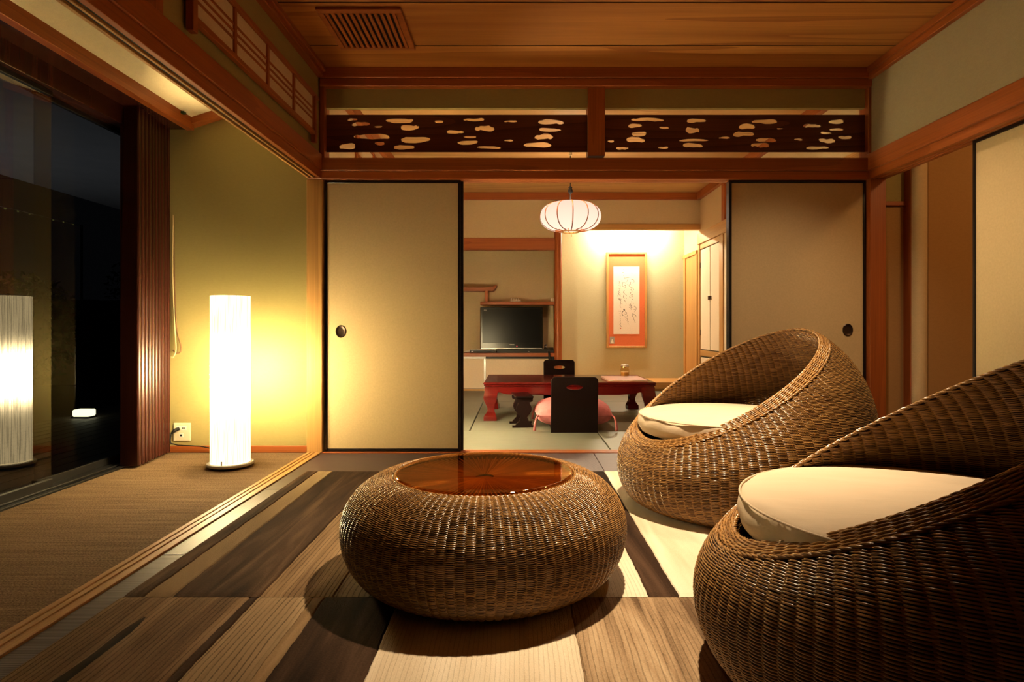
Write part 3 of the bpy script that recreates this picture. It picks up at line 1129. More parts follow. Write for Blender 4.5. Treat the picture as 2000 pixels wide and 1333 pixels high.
# ================================================================== WOVEN WICKER
def weave(name, prof_fn, ncol, pitch, s0, cut, mat, parent, outward=1.0, half_w=.0021, lift=.0032, dip=.0022, M_=64, seed=0):
    """rows of short strands that bow over every other stake.
    prof_fn(theta array) -> (len(theta), M_, 3) profile points; rows run along the surface at constant distance from its foot"""
    r_ = np.random.default_rng(seed)
    offs = np.array([-.64, -.30, .0, .30, .64])
    hh = np.array([-dip, lift * .72, lift, lift * .72, -dip])
    j = np.arange(ncol)
    th = (j[:, None] + offs[None]) * 2 * PI / ncol
    P = prof_fn(th.ravel())                                # (ncol*5, M_, 3)
    e = 1e-3
    Pn = (prof_fn(th.ravel() + e) - prof_fn(th.ravel() - e))
    ds = np.gradient(P, axis=1)
    N = np.cross(Pn, ds)
    N /= np.linalg.norm(N, axis=-1, keepdims=True) + 1e-12
    N *= outward
    T = ds / (np.linalg.norm(ds, axis=-1, keepdims=True) + 1e-12)
    L = np.concatenate([np.zeros((len(P), 1)), np.cumsum(np.linalg.norm(np.diff(P, axis=1), axis=-1), 1)], 1)
    Vs, Fs = [], []
    base = 0
    ncs = 4
    cs_a = np.radians([-78, -26, 26, 78])
    quad = []
    for a in range(4):
        for b in range(ncs - 1):
            quad.append((a * ncs + b, (a + 1) * ncs + b, (a + 1) * ncs + b + 1, a * ncs + b + 1))
    quad = np.array(quad)
    for c in range(ncol):
        ids = np.arange(c * 5, c * 5 + 5)
        lim = L[ids[2], -1] - cut
        ss_ = s0 + pitch * (np.arange(4000) + (.5 if c % 2 else 0))
        ss_ = ss_[ss_ < lim]
        if len(ss_) == 0: continue
        ss_ = ss_ + r_.normal(0, pitch * .05, len(ss_))
        K = len(ss_)
        C = np.empty((K, 5, 3)); NN = np.empty((K, 5, 3)); TT = np.empty((K, 5, 3))
        for q, i in enumerate(ids):
            for d in range(3):
                C[:, q, d] = np.interp(ss_, L[i], P[i, :, d])
                NN[:, q, d] = np.interp(ss_, L[i], N[i, :, d])
                TT[:, q, d] = np.interp(ss_, L[i], T[i, :, d])
        jit = 1 + r_.normal(0, .10, (K, 1, 1))
        C = C + NN * (hh[None, :, None] * jit)
        W = C[:, :, None, :] + (NN[:, :, None, :] * np.cos(cs_a)[None, None, :, None] * half_w * .9
                                + TT[:, :, None, :] * np.sin(cs_a)[None, None, :, None] * half_w)
        Vs.append(W.reshape(-1, 3))
        Fs.append((quad[None] + (np.arange(K) * 5 * ncs)[:, None, None] + base).reshape(-1, 4))
        base += K * 5 * ncs
    F_ = np.concatenate(Fs)
    if outward < 0: F_ = F_[:, ::-1]
    o = np_mesh(name, np.concatenate(Vs), F_, mat, parent)
    o['kind'] = 'stuff'
    return o


def skin(name, prof_fn, n, mat, parent, off, outward, lim=1.0, M_=64):
    th = np.arange(n) * 2 * PI / n
    P = prof_fn(th)
    e = 1e-3
    N = np.cross(prof_fn(th + e) - prof_fn(th - e), np.gradient(P, axis=1))
    N /= np.linalg.norm(N, axis=-1, keepdims=True) + 1e-12
    P = P + N * outward * off
    K = P.shape[1]
    idx = np.arange(n * K).reshape(n, K)
    nx = np.roll(idx, -1, 0)
    Fq = np.stack([idx[:, :-1], nx[:, :-1], nx[:, 1:], idx[:, 1:]], -1).reshape(-1, 4)
    if outward < 0: Fq = Fq[:, ::-1]
    return np_mesh(name, P.reshape(-1, 3), Fq, mat, parent)


# ---- round wicker coffee table
TBX, TBY = xx(947, 2.015), 2.015


def table_prof(th):
    M_ = 64
    a = np.linspace(0, 1, M_)
    rb, re, rt, ze, zt_ = .325, .458, .297, .160, .3165
    r = np.empty(M_); z = np.empty(M_)
    h = M_ // 2
    u = np.linspace(0, PI / 2, h)
    r[:h] = rb + (re - rb) * np.sin(u) ** .85; z[:h] = ze * (1 - np.cos(u)) ** .95
    v = np.linspace(0, 1, M_ - h + 1)[1:]
    k = 1.50
    r[h:] = re + (rt - re) * (1 - np.cos(k * v)) / (1 - math.cos(k)); z[h:] = ze + (zt_ - ze) * np.sin(k * v) / math.sin(k)
    z += .0235
    th = np.asarray(th)
    return np.stack([r[None] * np.cos(th)[:, None], r[None] * np.sin(th)[:, None], np.broadcast_to(z[None], (len(th), M_))], -1)
ct = thing('coffee_table', 'round drum-like wicker coffee table with an amber glass top on the striped rug', 'table')
weave('woven_body', table_prof, 106, .0051, .004, .004, M['wicker'], ct, 1.0, half_w=.0017, lift=.0036, seed=1)
skin('backing_shell', table_prof, 96, M['wicker_back'], ct, -.0022, 1.0)
zt_ = .339
MB().lathe([(.0, zt_ + .002), (.278, zt_ + .002), (.284, zt_ + .002), (.2885, zt_ + .0035), (.290, zt_ + .006), (.2885, zt_ + .0085), (.286, zt_ + .010), (.280, zt_ + .010), (.14, zt_ + .010), (.0, zt_ + .010)], 0, 0, 96).build('glass_top', M['amber'], ct, smooth=True)
# twisted border cord round the glass and the spokes beneath it
bc = MB()
for k in range(2):
    pts = []
    for i in range(360):
        a = 2 * PI * i / 360
        q = 60 * a + k * PI
        pts.append(((.2955 + .0028 * math.cos(q)) * math.cos(a), (.2955 + .0028 * math.cos(q)) * math.sin(a), zt_ + .0005 + .0028 * math.sin(q)))
    bc.tube(pts, .0028, 5, closed=True)
bc.build('border_cord', M['wicker'], ct, smooth='all')
spk = MB()
for i in range(106):
    a = 2 * PI * i / 106
    spk.tube([(.03 * math.cos(a), .03 * math.sin(a), zt_ - .015), (.30 * math.cos(a), .30 * math.sin(a), zt_ - .012)], .0040, 4, caps=False)
o_ = spk.build('under_glass_spokes', M['wicker'], ct, smooth='all')
o_['kind'] = 'stuff'
MB().lathe([(.0, zt_ - .018), (.296, zt_ - .018)], 0, 0, 48).build('under_glass_disc', M['wicker'], ct)
MB().lathe([(.285, .0235), (.0, .0235)], 0, 0, 48).build('bottom_disc', M['wicker_back'], ct)
ct.location = (TBX, TBY, 0)

# ---- wicker egg chairs
CH = dict(u0=.119, au=.406, av=.356, zf=.331, zb=.812, p=1.02, rb=.431, ub=.059, ue=.032, Reu=.585, Rev=.51, zef=.183, zeb=.359)
KK = 1.25
ZB0 = .0240


def chair_curves(th):
    c, s = np.cos(th), np.sin(th)
    w_ = (1 - c) / 2
    rim = np.stack([CH['u0'] + CH['au'] * c, CH['av'] * s, CH['zf'] + (CH['zb'] - CH['zf']) * w_ ** CH['p']], -1)
    eq = np.stack([CH['ue'] + CH['Reu'] * c, CH['Rev'] * s, CH['zef'] + (CH['zeb'] - CH['zef']) * w_], -1)
    ba = np.stack([CH['ub'] + CH['rb'] * c, CH['rb'] * s, 0 * c + ZB0], -1)
    return rim, eq, ba


def chair_outer(th):
    rim, eq, ba = chair_curves(np.asarray(th))
    M_ = 80
    h = 26
    u = np.linspace(0, PI / 2, h)[None, :, None]
    lo = ba[:, None] + (eq - ba)[:, None] * np.concatenate([np.sin(u), np.sin(u), 1 - np.cos(u)], -1)
    v = np.linspace(0, 1, M_ - h + 1)[1:][None, :, None]
    hz = (1 - np.cos(KK * v)) / (1 - math.cos(KK))
    up = eq[:, None] + (rim - eq)[:, None] * np.concatenate([hz, hz, np.sin(KK * v) / math.sin(KK)], -1)
    return np.concatenate([lo, up], 1)


SEAT_Z = .305


def chair_inner(th):
    """from the seat deck up to the rim, a hand's breadth inside the outer skin"""
    rim, eq, ba = chair_curves(np.asarray(th))
    M_ = 60
    ctr = np.array([CH['u0'], 0, 0])
    e2 = eq.copy()
    e2[:, :2] = ctr[:2] + (eq[:, :2] - ctr[:2]) * .915
    e2[:, 2] = np.maximum(np.minimum(eq[:, 2], rim[:, 2] - .02) - .03, 0)
    e2[:, 2] = np.minimum(np.maximum(e2[:, 2], SEAT_Z - .02), rim[:, 2] - .012)
    rr = rim.copy()
    rr[:, :2] = ctr[:2] + (rim[:, :2] - ctr[:2]) * .985
    rr[:, 2] -= .004
    # radial limit so that the wall under a low front rim stays inside the shell
    low = np.clip((rim[:, 2] - .34) / .25, 0, 1)[:, None]
    tgt = ctr[:2] + (rim[:, :2] - ctr[:2]) * .99
    e2[:, :2] = tgt * (1 - low) + e2[:, :2] * low
    v = np.linspace(0, 1, M_)[None, :, None]
    k = 1.15
    hz = (1 - np.cos(k * v)) / (1 - math.cos(k))
    return e2[:, None] + (rr - e2)[:, None] * np.concatenate([hz, hz, np.sin(k * v) / math.sin(k)], -1)


BAND = .044
chair = thing('wicker_chair', 'farther wicker egg chair with cream seat cushion, in front of the right sliding door', 'chair', group='wicker egg chairs')
weave('woven_shell', chair_outer, 96, .0062, .004, BAND + .008, M['wicker'], chair, 1.0, half_w=.0021, lift=.0042, seed=2, M_=80)
weave('woven_lining', chair_inner, 96, .0062, .004, .002, M['wicker'], chair, -1.0, half_w=.0021, lift=.0042, seed=3)
skin('shell_backing', chair_outer, 120, M['wicker_back'], chair, -.0025, 1.0)
skin('lining_backing', chair_inner, 120, M['wicker_back'], chair, -.0025, -1.0)


def rim_band(parent):
    """strands laid along the rim, bound in bundles over the stakes, with a twisted cord on each edge"""
    n = 96 * 5
    th = np.arange(n) * 2 * PI / n
    P = chair_outer(th)
    e = 1e-3
    N = np.cross(chair_outer(th + e) - chair_outer(th - e), np.gradient(P, axis=1))
    N /= np.linalg.norm(N, axis=-1, keepdims=True)
    L = np.concatenate([np.zeros((n, 1)), np.cumsum(np.linalg.norm(np.diff(P, axis=1), axis=-1), 1)], 1)

    def at(s_from_rim):
        tgt = L[:, -1] - s_from_rim
        A = np.empty((n, 3)); B = np.empty((n, 3))
        for i in range(n):
            for d in range(3):
                A[i, d] = np.interp(tgt[i], L[i], P[i, :, d]); B[i, d] = np.interp(tgt[i], L[i], N[i, :, d])
        return A, B
    V, Fq = [], []
    base = 0
    seg = 6
    rows = 10
    for r_ in range(rows):
        s = .004 + r_ * (BAND - .010) / (rows - 1)
        A, B = at(s)
        A2, _ = at(s + .002)
        D = A - A2
        D /= np.linalg.norm(D, axis=-1, keepdims=True) + 1e-9
        ph = np.arange(n) / n * 96 / 2 * 2 * PI / 1.0 + (r_ % 2) * PI
        hgt = .0030 + .0020 * np.sin(ph)
        C = A + B * hgt[:, None]
        for k in range(seg):
            a = 2 * PI * k / seg
            V.append(C + B * .0026 * math.cos(a) + D * .0027 * math.sin(a))
        idx = base + np.arange(n)
        for k in range(seg):
            a0 = base + k * n + np.arange(n); a1 = base + ((k + 1) % seg) * n + np.arange(n)
            Fq.append(np.stack([a0, np.roll(a0, -1), np.roll(a1, -1), a1], -1))
        base += seg * n
    o = np_mesh('rim_band', np.concatenate(V), np.concatenate(Fq), M['wicker'], parent)
    o['kind'] = 'stuff'
    # twisted edge cords
    for nm, s, rad, off in (('rim_cord', BAND + .002, .0048, .003), ('rim_cord', -.001, .0046, -.001)):
        A, B = at(max(s, 0))
        A2, _ = at(max(s, 0) + .002)
        D = A - A2
        D /= np.linalg.norm(D, axis=-1, keepdims=True) + 1e-9
        mbb = MB()
        for q in range(3):
            ph = th * 52 + q * 2 * PI / 3
            C = A + B * (off + rad * .6 * np.sin(ph))[:, None] + D * (rad * .6 * np.cos(ph))[:, None]
            mbb.tube([tuple(c) for c in C], rad * .62, 5, closed=True)
        mbb.build(nm, M['wicker'], parent, smooth='all')
rim_band(chair)
# seat deck under the cushion and the bottom
dk = MB()
n = 72
thd = np.arange(n) * 2 * PI / n
E2 = chair_inner(thd)[:, 0]
V = [tuple(p) for p in E2] + [(CH['u0'], 0, SEAT_Z - .03)]
dk.add(V, [(i, (i + 1) % n, n) for i in range(n)])
dk.build('seat_deck', M['wicker_back'], chair, smooth='all')
MB().lathe([(.431, ZB0), (0, ZB0)], CH['ub'], 0, 48).build('bottom_disc', M['wicker_back'], chair)


def cushion_mesh(parent):
    R, z0, z1 = .392, .335, .430
    prof = [(0, z0), (R * .6, z0), (R - .03, z0 + .002), (R - .010, z0 + .010), (R - .001, z0 + .024), (R + .004, (z0 + z1) / 2 - .005), (R + .001, z1 - .022), (R - .004, z1 - .012),
            (R - .014, z1 - .003), (R - .05, z1 + .001), (R * .6, z1 + .004), (R * .3, z1 + .005), (0, z1 + .005)]
    V, Fs = [], []
    n = 96
    rr = np.random.default_rng(5)
    for k, (r, z) in enumerate(prof):
        for i in range(n):
            a = 2 * PI * i / n
            wob = 0.0
            if 3 <= k <= 7:
                wob = .0022 * math.sin(9 * a + k) + .0018 * math.sin(17 * a - 2 * k) + .0025 * math.sin(4 * a + .5 * k)
            dz = 0
            V.append((CH['u0'] + .004 + (r + wob) * math.cos(a), (r + wob) * math.sin(a), z + dz + wob * .5))
    for k in range(len(prof) - 1):
        for i in range(n):
            j = (i + 1) % n
            Fs.append((k * n + i, k * n + j, (k + 1) * n + j, (k + 1) * n + i))
    return np_mesh('seat_cushion', np.array(V), np.array(Fs), M['cushion'], parent)
cu_ = cushion_mesh(chair)
pp = []
for i in range(96):
    a = 2 * PI * i / 96
    pp.append((CH['u0'] + .004 + .3905 * math.cos(a), .3905 * math.sin(a), .4215))
MB().tube(pp, .0028, 6, closed=True).build('piping', M['cushion'], cu_, smooth='all')
chair2 = copy_tree(chair)
chair.location = (1.071, 2.832, 0)
chair.rotation_euler = (0, 0, math.radians(198.0))
chair2.location = (1.027, 1.323, 0)
chair2.rotation_euler = (0, 0, math.radians(162.0))
chair2['label'] = 'nearest wicker egg chair with cream seat cushion, cut off by the right edge'

# ================================================================== BACK ROOM SHELL
bs = struct(MB().box(BXL - .25, BXR + .25, 4.05, 8.75, BZC + .0045, BZC + .06).build('ceiling', M['black_matte']))  # black again, so the board seams show as painted shadow lines
sy = [4.05 + .472 * k for k in range(8)] + [BY]
for a, b in zip(sy[:-1], sy[1:]):
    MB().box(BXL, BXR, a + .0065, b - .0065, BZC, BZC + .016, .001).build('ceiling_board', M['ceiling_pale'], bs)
bz0, bz1 = zz(391, BY), zz(377, BY)
struct(MB().box(BXL, BXR, BY - .04, BY + .05, bz0, BZC, .004).build('trim_30', M['trim_x']))
struct(MB().box(BXL - .02, BXL + .05, 4.06, BY, bz0, BZC, .004).build('trim_31', M['trim_y']))
struct(MB().box(BXR - .05, BXR + .02, 4.06, BY, bz0, BZC, .004).build('trim_32', M['trim_y']))
# upper back wall over the two alcoves
l0, l1 = zz(489, BY), zz(466, BY)
t0, t1 = zz(449, BY), zz(438, BY)
xp0, xp1 = xx(1083, BY), xx(1097, BY)
struct(MB().box(BXL, xp0 + .02, BY, BY + .06, l1 - .01, bz0 + .02).build('wall_back', M['beige_wall']))
struct(MB().box(xp0 + .02, BXR, BY, BY + .06, t1 - .01, bz0 + .02).build('wall_back', M['beige_wall']))
struct(MB().box(BXL, xp0 + .02, BY - .03, BY + .08, l0, l1, .004).build('trim_33', M['trim_x']))
struct(MB().box(xp1 - .02, BXR, BY - .02, BY + .08, t0, t1, .004).build('trim_34', M['pale_x']))
# round alcove post
tk_ = MB()
prof = []
for k in range(14):
    z = t1 * k / 13 + .02 * 0
    prof.append((.048 + .0028 * math.sin(k * 1.7) + .004 * (1 - k / 13), z * 1.0))
struct(tk_.lathe(prof, (xp0 + xp1) / 2, BY - .005, 24).build('trim_35', M['trim_z'], smooth=True))
struct(MB().box((xp0 + xp1) / 2 - .03, (xp0 + xp1) / 2 + .03, BY + .0, 8.66, 0, 2.5).build('wall_alcove', M['beige_wall']))
# television alcove
AB = 8.36
struct(MB().box(BXL, xp0 + .03, AB, AB + .06, 0, 2.4).build('wall_alcove', M['beige_wall']))
struct(MB().box(BXL, xp0 + .03, BY + .06, AB, 2.3, 2.34).build('ceiling', M['beige_wall']))
# tokonoma
TB_ = 8.62
struct(MB().box(xp0, BXR + .1, TB_, TB_ + .06, 0, 2.5).build('wall_alcove', M['toko_wall']))
struct(MB().box(xp1 - .02, BXR, BY + .02, TB_, .0, .105, .002).build('floor', M['pale_x']))
struct(MB().box(xp1 - .015, BXR, BY - .03, BY + .02, .028, .114, .004).build('trim_36', M['pale_x']))
struct(MB().box(BXL, BXR, BY - .004, BY + .03, -.03, .028, .002).build('trim_37', M['pale_x']))
struct(MB().box(xp1 - .02, BXR, BY + .08, TB_, 2.46, 2.5).build('ceiling', M['ceiling']))
struct(MB().box(BXR, BXR + .06, BY + .02, TB_ + .05, .0, 2.5).build('wall_alcove', M['toko_wall']))
# wooden framed side panel in the tokonoma's right wall
zs = 1.83
sw = MB().box(BXR - .03, BXR + .01, BY + .08, TB_ - .02, zs - .05, zs, .003).box(BXR - .03, BXR + .01, TB_ - .14, TB_ - .06, .105, zs - .05, .003).box(BXR - .03, BXR + .01, BY + .05, BY + .12, .105, zs - .05, .003)
struct(sw.build('trim_38', M['pale_z']))
struct(MB().box(BXR - .012, BXR + .01, BY + .12, TB_ - .14, .105, zs - .05).build('trim_39', M['pale_z']))

# right wall of the back room with its cupboard
struct(MB().box(BXR, BXR + .06, 4.1, BY + .02, 1.99, bz0 + .03).build('wall_right', M['beige_wall']))
struct(MB().box(BXR - .03, BXR + .05, 4.1, BY + .02, zz(478, 7.86) - .0, zz(456, 7.86), .004).build('trim_40', M['pale_y']))
Yr = lambda px: BXR * F / (px - VX)
yd0, yd1, yd2 = Yr(1407.5), Yr(1388.5), Yr(1369.5)
struct(MB().box(BXR - .02, BXR + .05, yd2 + .01, BY + .03, 0, 2.0, .003).build('trim_41', M['pale_z']))
struct(MB().box(BXR - .02, BXR + .05, Yr(1415), yd0 - .004, 0, 1.96, .003).build('trim_42', M['pale_z']))
struct(MB().box(BXR - .025, BXR + .05, Yr(1418.5), Yr(1413), 2.0, bz0, .003).build('trim_43', M['trim_z']))
struct(MB().box(BXR - .01, BXR + .05, 4.1, Yr(1416), 0, 1.99).build('wall_right', M['white_door']))
cbd = thing('wall_cupboard', 'built-in cupboard with two tall white doors on the right wall of the back room', 'cupboard', (BXR, (yd0 + yd2) / 2, 0))
zt2, zb2 = 1.825, .53
MB().box(BXR + .004, BXR + .06, yd0 - .01, yd2 + .012, 0, 1.99).build('carcass', M['black'], cbd)
for a, b, s in ((yd0, yd1 - .004, 1), (yd1 + .004, yd2, -1)):
    dd = MB().box(BXR - .008, BXR + .004, a + .012, b - .006, zb2 + .012, zt2 - .014, .002).build('door', M['white_door'], cbd)
    hy = (b - .03) if s > 0 else (a + .03)
    MB().lathe([(.0, 1.158), (.014, 1.158), (.014, 1.205), (0, 1.205)], BXR - .014, hy, 10).build('knob', M['bronze'], dd, smooth=True)
    yh = a + .012 if s > 0 else b - .008
    for zq in (1.58, .72):
        MB().box(BXR - .012, BXR - .006, yh - .006, yh + .006, zq, zq + .07).build('hinge', M['bronze'], dd)
MB().box(BXR - .012, BXR + .03, yd0 - .01, yd2 + .012, zt2, 2.0, .002).build('top_rail', M['pale_y'], cbd)
MB().box(BXR - .012, BXR + .03, yd0 - .01, yd2 + .012, .46, zb2, .002).build('middle_rail', M['pale_y'], cbd)
MB().box(BXR - .006, BXR + .004, yd0 + .01, yd2 - .01, .06, .44, .002).build('lower_panel', M['white_door'], cbd)
# left wall of the back room with a paper-backed transom window, seen through the carved boards
struct(MB().box(BXL - .06, BXL, 4.1, BY, 0, bz0 + .03).build('wall_left', M['beige_wall']))
struct(MB().box(BXL - .02, BXL + .02, 4.1, BY, 1.84, 1.94, .003).build('trim_44', M['trim_y']))
bt = thing('transom_window', 'paper-backed lattice transom window glimpsed through the carved boards in the back room', 'transom window', (BXL, 6.0, 2.03))
MB().box(BXL, BXL + .006, 4.9, 7.2, 2.05, 2.36).build('paper_pane', M['shoji'], bt)
for y in (4.9, 5.475, 6.05, 6.625, 7.2):
    MB().box(BXL, BXL + .022, y - .014, y + .014, 2.03, 2.38, .002).build('muntin', M['trim_z'], bt)
for z in (2.04, 2.18, 2.22, 2.37):
    MB().box(BXL, BXL + .018, 4.88, 7.22, z - .008, z + .008, .001).build('lattice_bar', M['trim_y'], bt)

# ================================================================== TOKONOMA: strip light, framed calligraphy
sl_ = thing('strip_light', 'hidden strip light glowing behind the lintel above the framed calligraphy', 'light', (1.55, 8.40, 2.25))
MB().box(1.10, 2.0, 8.36, 8.44, 2.26, 2.462, .003).build('housing', M['white'], sl_)
tb = MB()
tb.tube([(1.13, 8.40, 2.235), (1.97, 8.40, 2.235)], .014, 12)
tb.build('tube', glow('strip_tube', (1.0, .83, .57), 600.0), sl_, smooth='all')

YFm = TB_ - .012
fx0, fx1, fz0, fz1 = xx(1184, YFm), xx(1263, YFm), zz(680, YFm), zz(493, YFm)
fs = thing('framed_calligraphy', 'tall framed brush calligraphy on a vermilion mount in the lit alcove', 'picture', ((fx0 + fx1) / 2, TB_, fz0))
y0 = TB_ - .035
fr = MB()
fw = .030
fr.box(fx0, fx0 + fw, y0, TB_ - .002, fz0, fz1, .003).box(fx1 - fw, fx1, y0, TB_ - .002, fz0, fz1, .003)
fr.box(fx0 + fw, fx1 - fw, y0, TB_ - .002, fz0, fz0 + fw, .003).box(fx0 + fw, fx1 - fw, y0, TB_ - .002, fz1 - fw, fz1, .003)
fr.build('frame', M['pale_z'], fs)
MB().box(fx0 + fw, fx1 - fw, TB_ - .016, TB_ - .004, fz0 + fw, fz1 - fw).build('mount', M['mount_red'], fs)
# crop of the photograph used for measuring: 778x1333 over px 1160..1300, 460..700
cxf = lambda u: xx(1160 + u / 5.556, YFm - .008)
czf = lambda v: zz(460 + v / 5.556, YFm - .008)
sh = MB().box(cxf(212), cxf(494), TB_ - .020, TB_ - .015, czf(1073), czf(338)).build('sheet', M['scroll_paper'], fs)
# brush strokes, read off the sheet column by column (u, v in that crop)
STR = """408,408 414,418;436,428 442,434;345,462 375,458 398,452;372,470 362,492 352,510;405,478 428,482 436,500 430,516 414,522;400,505 396,528 408,542;366,528 374,548;388,530 384,552 398,556;
396,570 410,566 412,580 398,590 408,600 418,612;424,575 430,590 422,602;402,618 394,632 410,640 398,652;412,640 424,652 418,668 404,664;392,656 388,672 408,680;416,692 420,700;404,718 410,728;426,735 432,742;
382,752 392,768 412,762;398,742 402,772 410,798 398,812;380,778 396,790 420,782;436,768 452,776 458,800 446,822 438,834;430,800 446,812;424,842 430,862 442,858 448,872;416,848 420,884 436,892;452,866 460,888;
428,902 440,926 450,946;436,940 452,948;316,368 322,374;308,404 326,402;318,436 326,440;326,466 340,462 336,478;302,490 310,500;304,514 326,512 344,520 350,540;312,516 308,548 326,556;326,536 346,552 338,570 322,572;
330,600 318,620 334,632 322,648;342,640 352,652 340,660;322,652 318,676 332,690;346,676 354,690;330,704 342,720 352,742;338,760 352,756;320,800 334,812 312,828 304,850 318,872 304,862;330,798 318,812;
340,830 356,842 346,858 330,852;350,862 366,868 362,886 346,878;336,880 342,892;344,902 356,900 364,914 352,924 342,914;362,930 380,940;366,948 374,954;
272,500 280,520 262,522;278,535 268,545;284,545 286,565;268,575 284,580 274,596;262,612 282,600;276,615 268,640 284,650 296,664;262,650 256,664;286,634 296,642;
268,690 298,692;278,700 296,716;284,724 308,748;290,740 284,764 296,790;270,820 276,828;286,816 290,832;276,846 288,842;284,860 286,884;282,896 290,912;284,918 292,930;282,934 290,946;284,950 294,962;280,966 290,976;286,980 298,992"""
bold = {'320,800', '330,798', '416,692', '286,980', '268,690', '278,700'}
ik = MB()
for k, st in enumerate(STR.replace('\n', '').split(';')):
    P = [tuple(float(q) for q in p.split(',')) for p in st.split()]
    w0 = 3.4 if st.split()[0] in bold else 1.9
    Q = []
    n = len(P)
    for i in range(n - 1):
        p0, p1, p2, p3 = P[max(i - 1, 0)], P[i], P[i + 1], P[min(i + 2, n - 1)]
        for q in range(4):
            t = q / 4
            Q.append(tuple(.5 * (2 * p1[a] + (p2[a] - p0[a]) * t + (2 * p0[a] - 5 * p1[a] + 4 * p2[a] - p3[a]) * t * t + (3 * p1[a] - p0[a] - 3 * p2[a] + p3[a]) * t ** 3) for a in range(2)))
    Q.append(P[-1])
    V, Fs = [], []
    N = len(Q)
    for i, (u, v) in enumerate(Q):
        a, b = Q[max(i - 1, 0)], Q[min(i + 1, N - 1)]
        dx, dy = b[0] - a[0], b[1] - a[1]
        ln = math.hypot(dx, dy) or 1
        ww = w0 * (1.15 - .75 * i / (N - 1)) if N > 1 else w0
        for s in (-1, 1):
            V.append((cxf(u - s * dy / ln * ww), TB_ - .0206, czf(v + s * dx / ln * ww)))
    for i in range(N - 1):
        Fs.append((2 * i, 2 * i + 1, 2 * i + 3, 2 * i + 2))
    ik.add(V, Fs)
ik.build('brush_writing', M['ink'], sh)['kind'] = 'stuff'
MB().box(cxf(283), cxf(296), TB_ - .0207, TB_ - .020, czf(1014), czf(1003)).build('seal', M['seal'], sh)
st = MB().box(cxf(172), cxf(224), TB_ - .018, TB_ - .0155, czf(1177), czf(1100)).build('paper_label', M['grey_label'], fs)
MB().add([(cxf(182), TB_ - .0184, czf(1172)), (cxf(216), TB_ - .0184, czf(1172)), (cxf(204), TB_ - .0184, czf(1128)), (cxf(194), TB_ - .0184, czf(1128))], [(0, 1, 2, 3)]).build('label_figure', M['white'], st)

# ================================================================== TELEVISION ALCOVE
# low cupboard with sliding paper doors
cz1_ = zz(690, BY)
lc = thing('low_cupboard', 'low cupboard with pale sliding doors and a wooden top under the television', 'cupboard', (-.3, 8.1, 0))
MB().box(BXL, xp0 + .01, BY - .02, AB, cz1_ - .047, cz1_, .003).build('top', M['trim_x'], lc)
MB().box(BXL, xp0 + .0, BY + .05, AB, .02, cz1_ - .045).build('carcass', M['black_matte'], lc)
xs_ = xx(947, BY)
MB().box(BXL + .01, xs_ + .01, BY + .006, BY + .022, .035, cz1_ - .075, .002).build('door', M['white_door'], lc)
MB().box(xs_ + .012, xx(1076, BY), BY + .024, BY + .040, .035, cz1_ - .075, .002).build('door', M['white_door'], lc)
MB().box(BXL, xs_ + .01, BY + .0, BY + .05, cz1_ - .075, cz1_ - .047, .002).build('top_rail', M['white'], lc)
MB().box(xs_ - .014, xs_ + .012, BY + .0, BY + .024, .03, cz1_ - .06, .001).build('edge_strip', M['steel'], lc)
MB().box(BXL, xp0, BY + .0, BY + .05, .024, .036, .001).build('bottom_rail', M['steel'], lc)

# staggered shelves
us = thing('wall_shelf', 'upper staggered wooden wall shelf with an upturned end', 'shelf', (-.8, 8.2, 1.3))
Ys = 8.08
ub = zz(568.5, Ys)
sp_ = MB()
xe = xx(963, Ys)
poly = [(BXL, ub), (xe, ub), (xe + .03, ub + .03), (xe + .05, ub + .075), (xe + .042, ub + .08), (xe - .02, ub + .052), (xe - .08, ub + .046), (BXL, ub + .046)]
sp_.prism([(p[0], p[1]) for p in poly], 'y', Ys, AB)
sp_.build('board', M['trim_x'], us, fix=True)
lz1 = zz(590, Ys)
MB().box(xx(947, Ys), xx(953, Ys), Ys + .02, Ys + .06, lz1, ub, .003).build('strut', M['trim_z'], us)
ls = thing('wall_shelf', 'lower staggered wooden wall shelf just above the television', 'shelf', (0, 8.2, 1.1))
MB().box(xx(938, Ys), xp0 + .02, Ys, AB, lz1 - .04, lz1, .003).build('board', M['trim_x'], ls)
MB().box(xx(938, Ys), xp0 + .02, Ys - .006, Ys, lz1 - .036, lz1 - .004, .002).build('edge_strip', M['trim_x'], ls)
# white figurine: a row of little lumps with heads
fg = MB()
Yf = 8.14
for k, (px, h, r) in enumerate(((998.5, .062, .018), (1003, .052, .016), (1008, .048, .017), (1012.5, .052, .015), (1016, .036, .014))):
    x = xx(px, Yf)
    fg.lathe([(r * .9, lz1 + .0005), (r, lz1 + .012), (r * .75, lz1 + h * .5), (r * .45, lz1 + h * .62), (r * .6, lz1 + h * .78), (r * .5, lz1 + h * .92), (.001, lz1 + h)], x, Yf, 12)
fg.box(xx(996, Yf), xx(1018, Yf), Yf - .016, Yf + .016, lz1 + .0005, lz1 + .010, .002)
tag(fg.build('figurine', M['ceramic'], smooth=True), 'small white ceramic figurine group on the lower wall shelf', 'figurine')
vs_ = MB().lathe([(.0, lz1 + .001), (.022, lz1 + .001), (.027, lz1 + .012), (.027, lz1 + .034), (.020, lz1 + .052), (.008, lz1 + .058), (0, lz1 + .059)], xx(1079, 8.12), 8.12, 20).build('ornament', M['ceramic'], smooth=True)
tag(vs_, 'small white rounded ornament at the right end of the lower wall shelf', 'ornament')

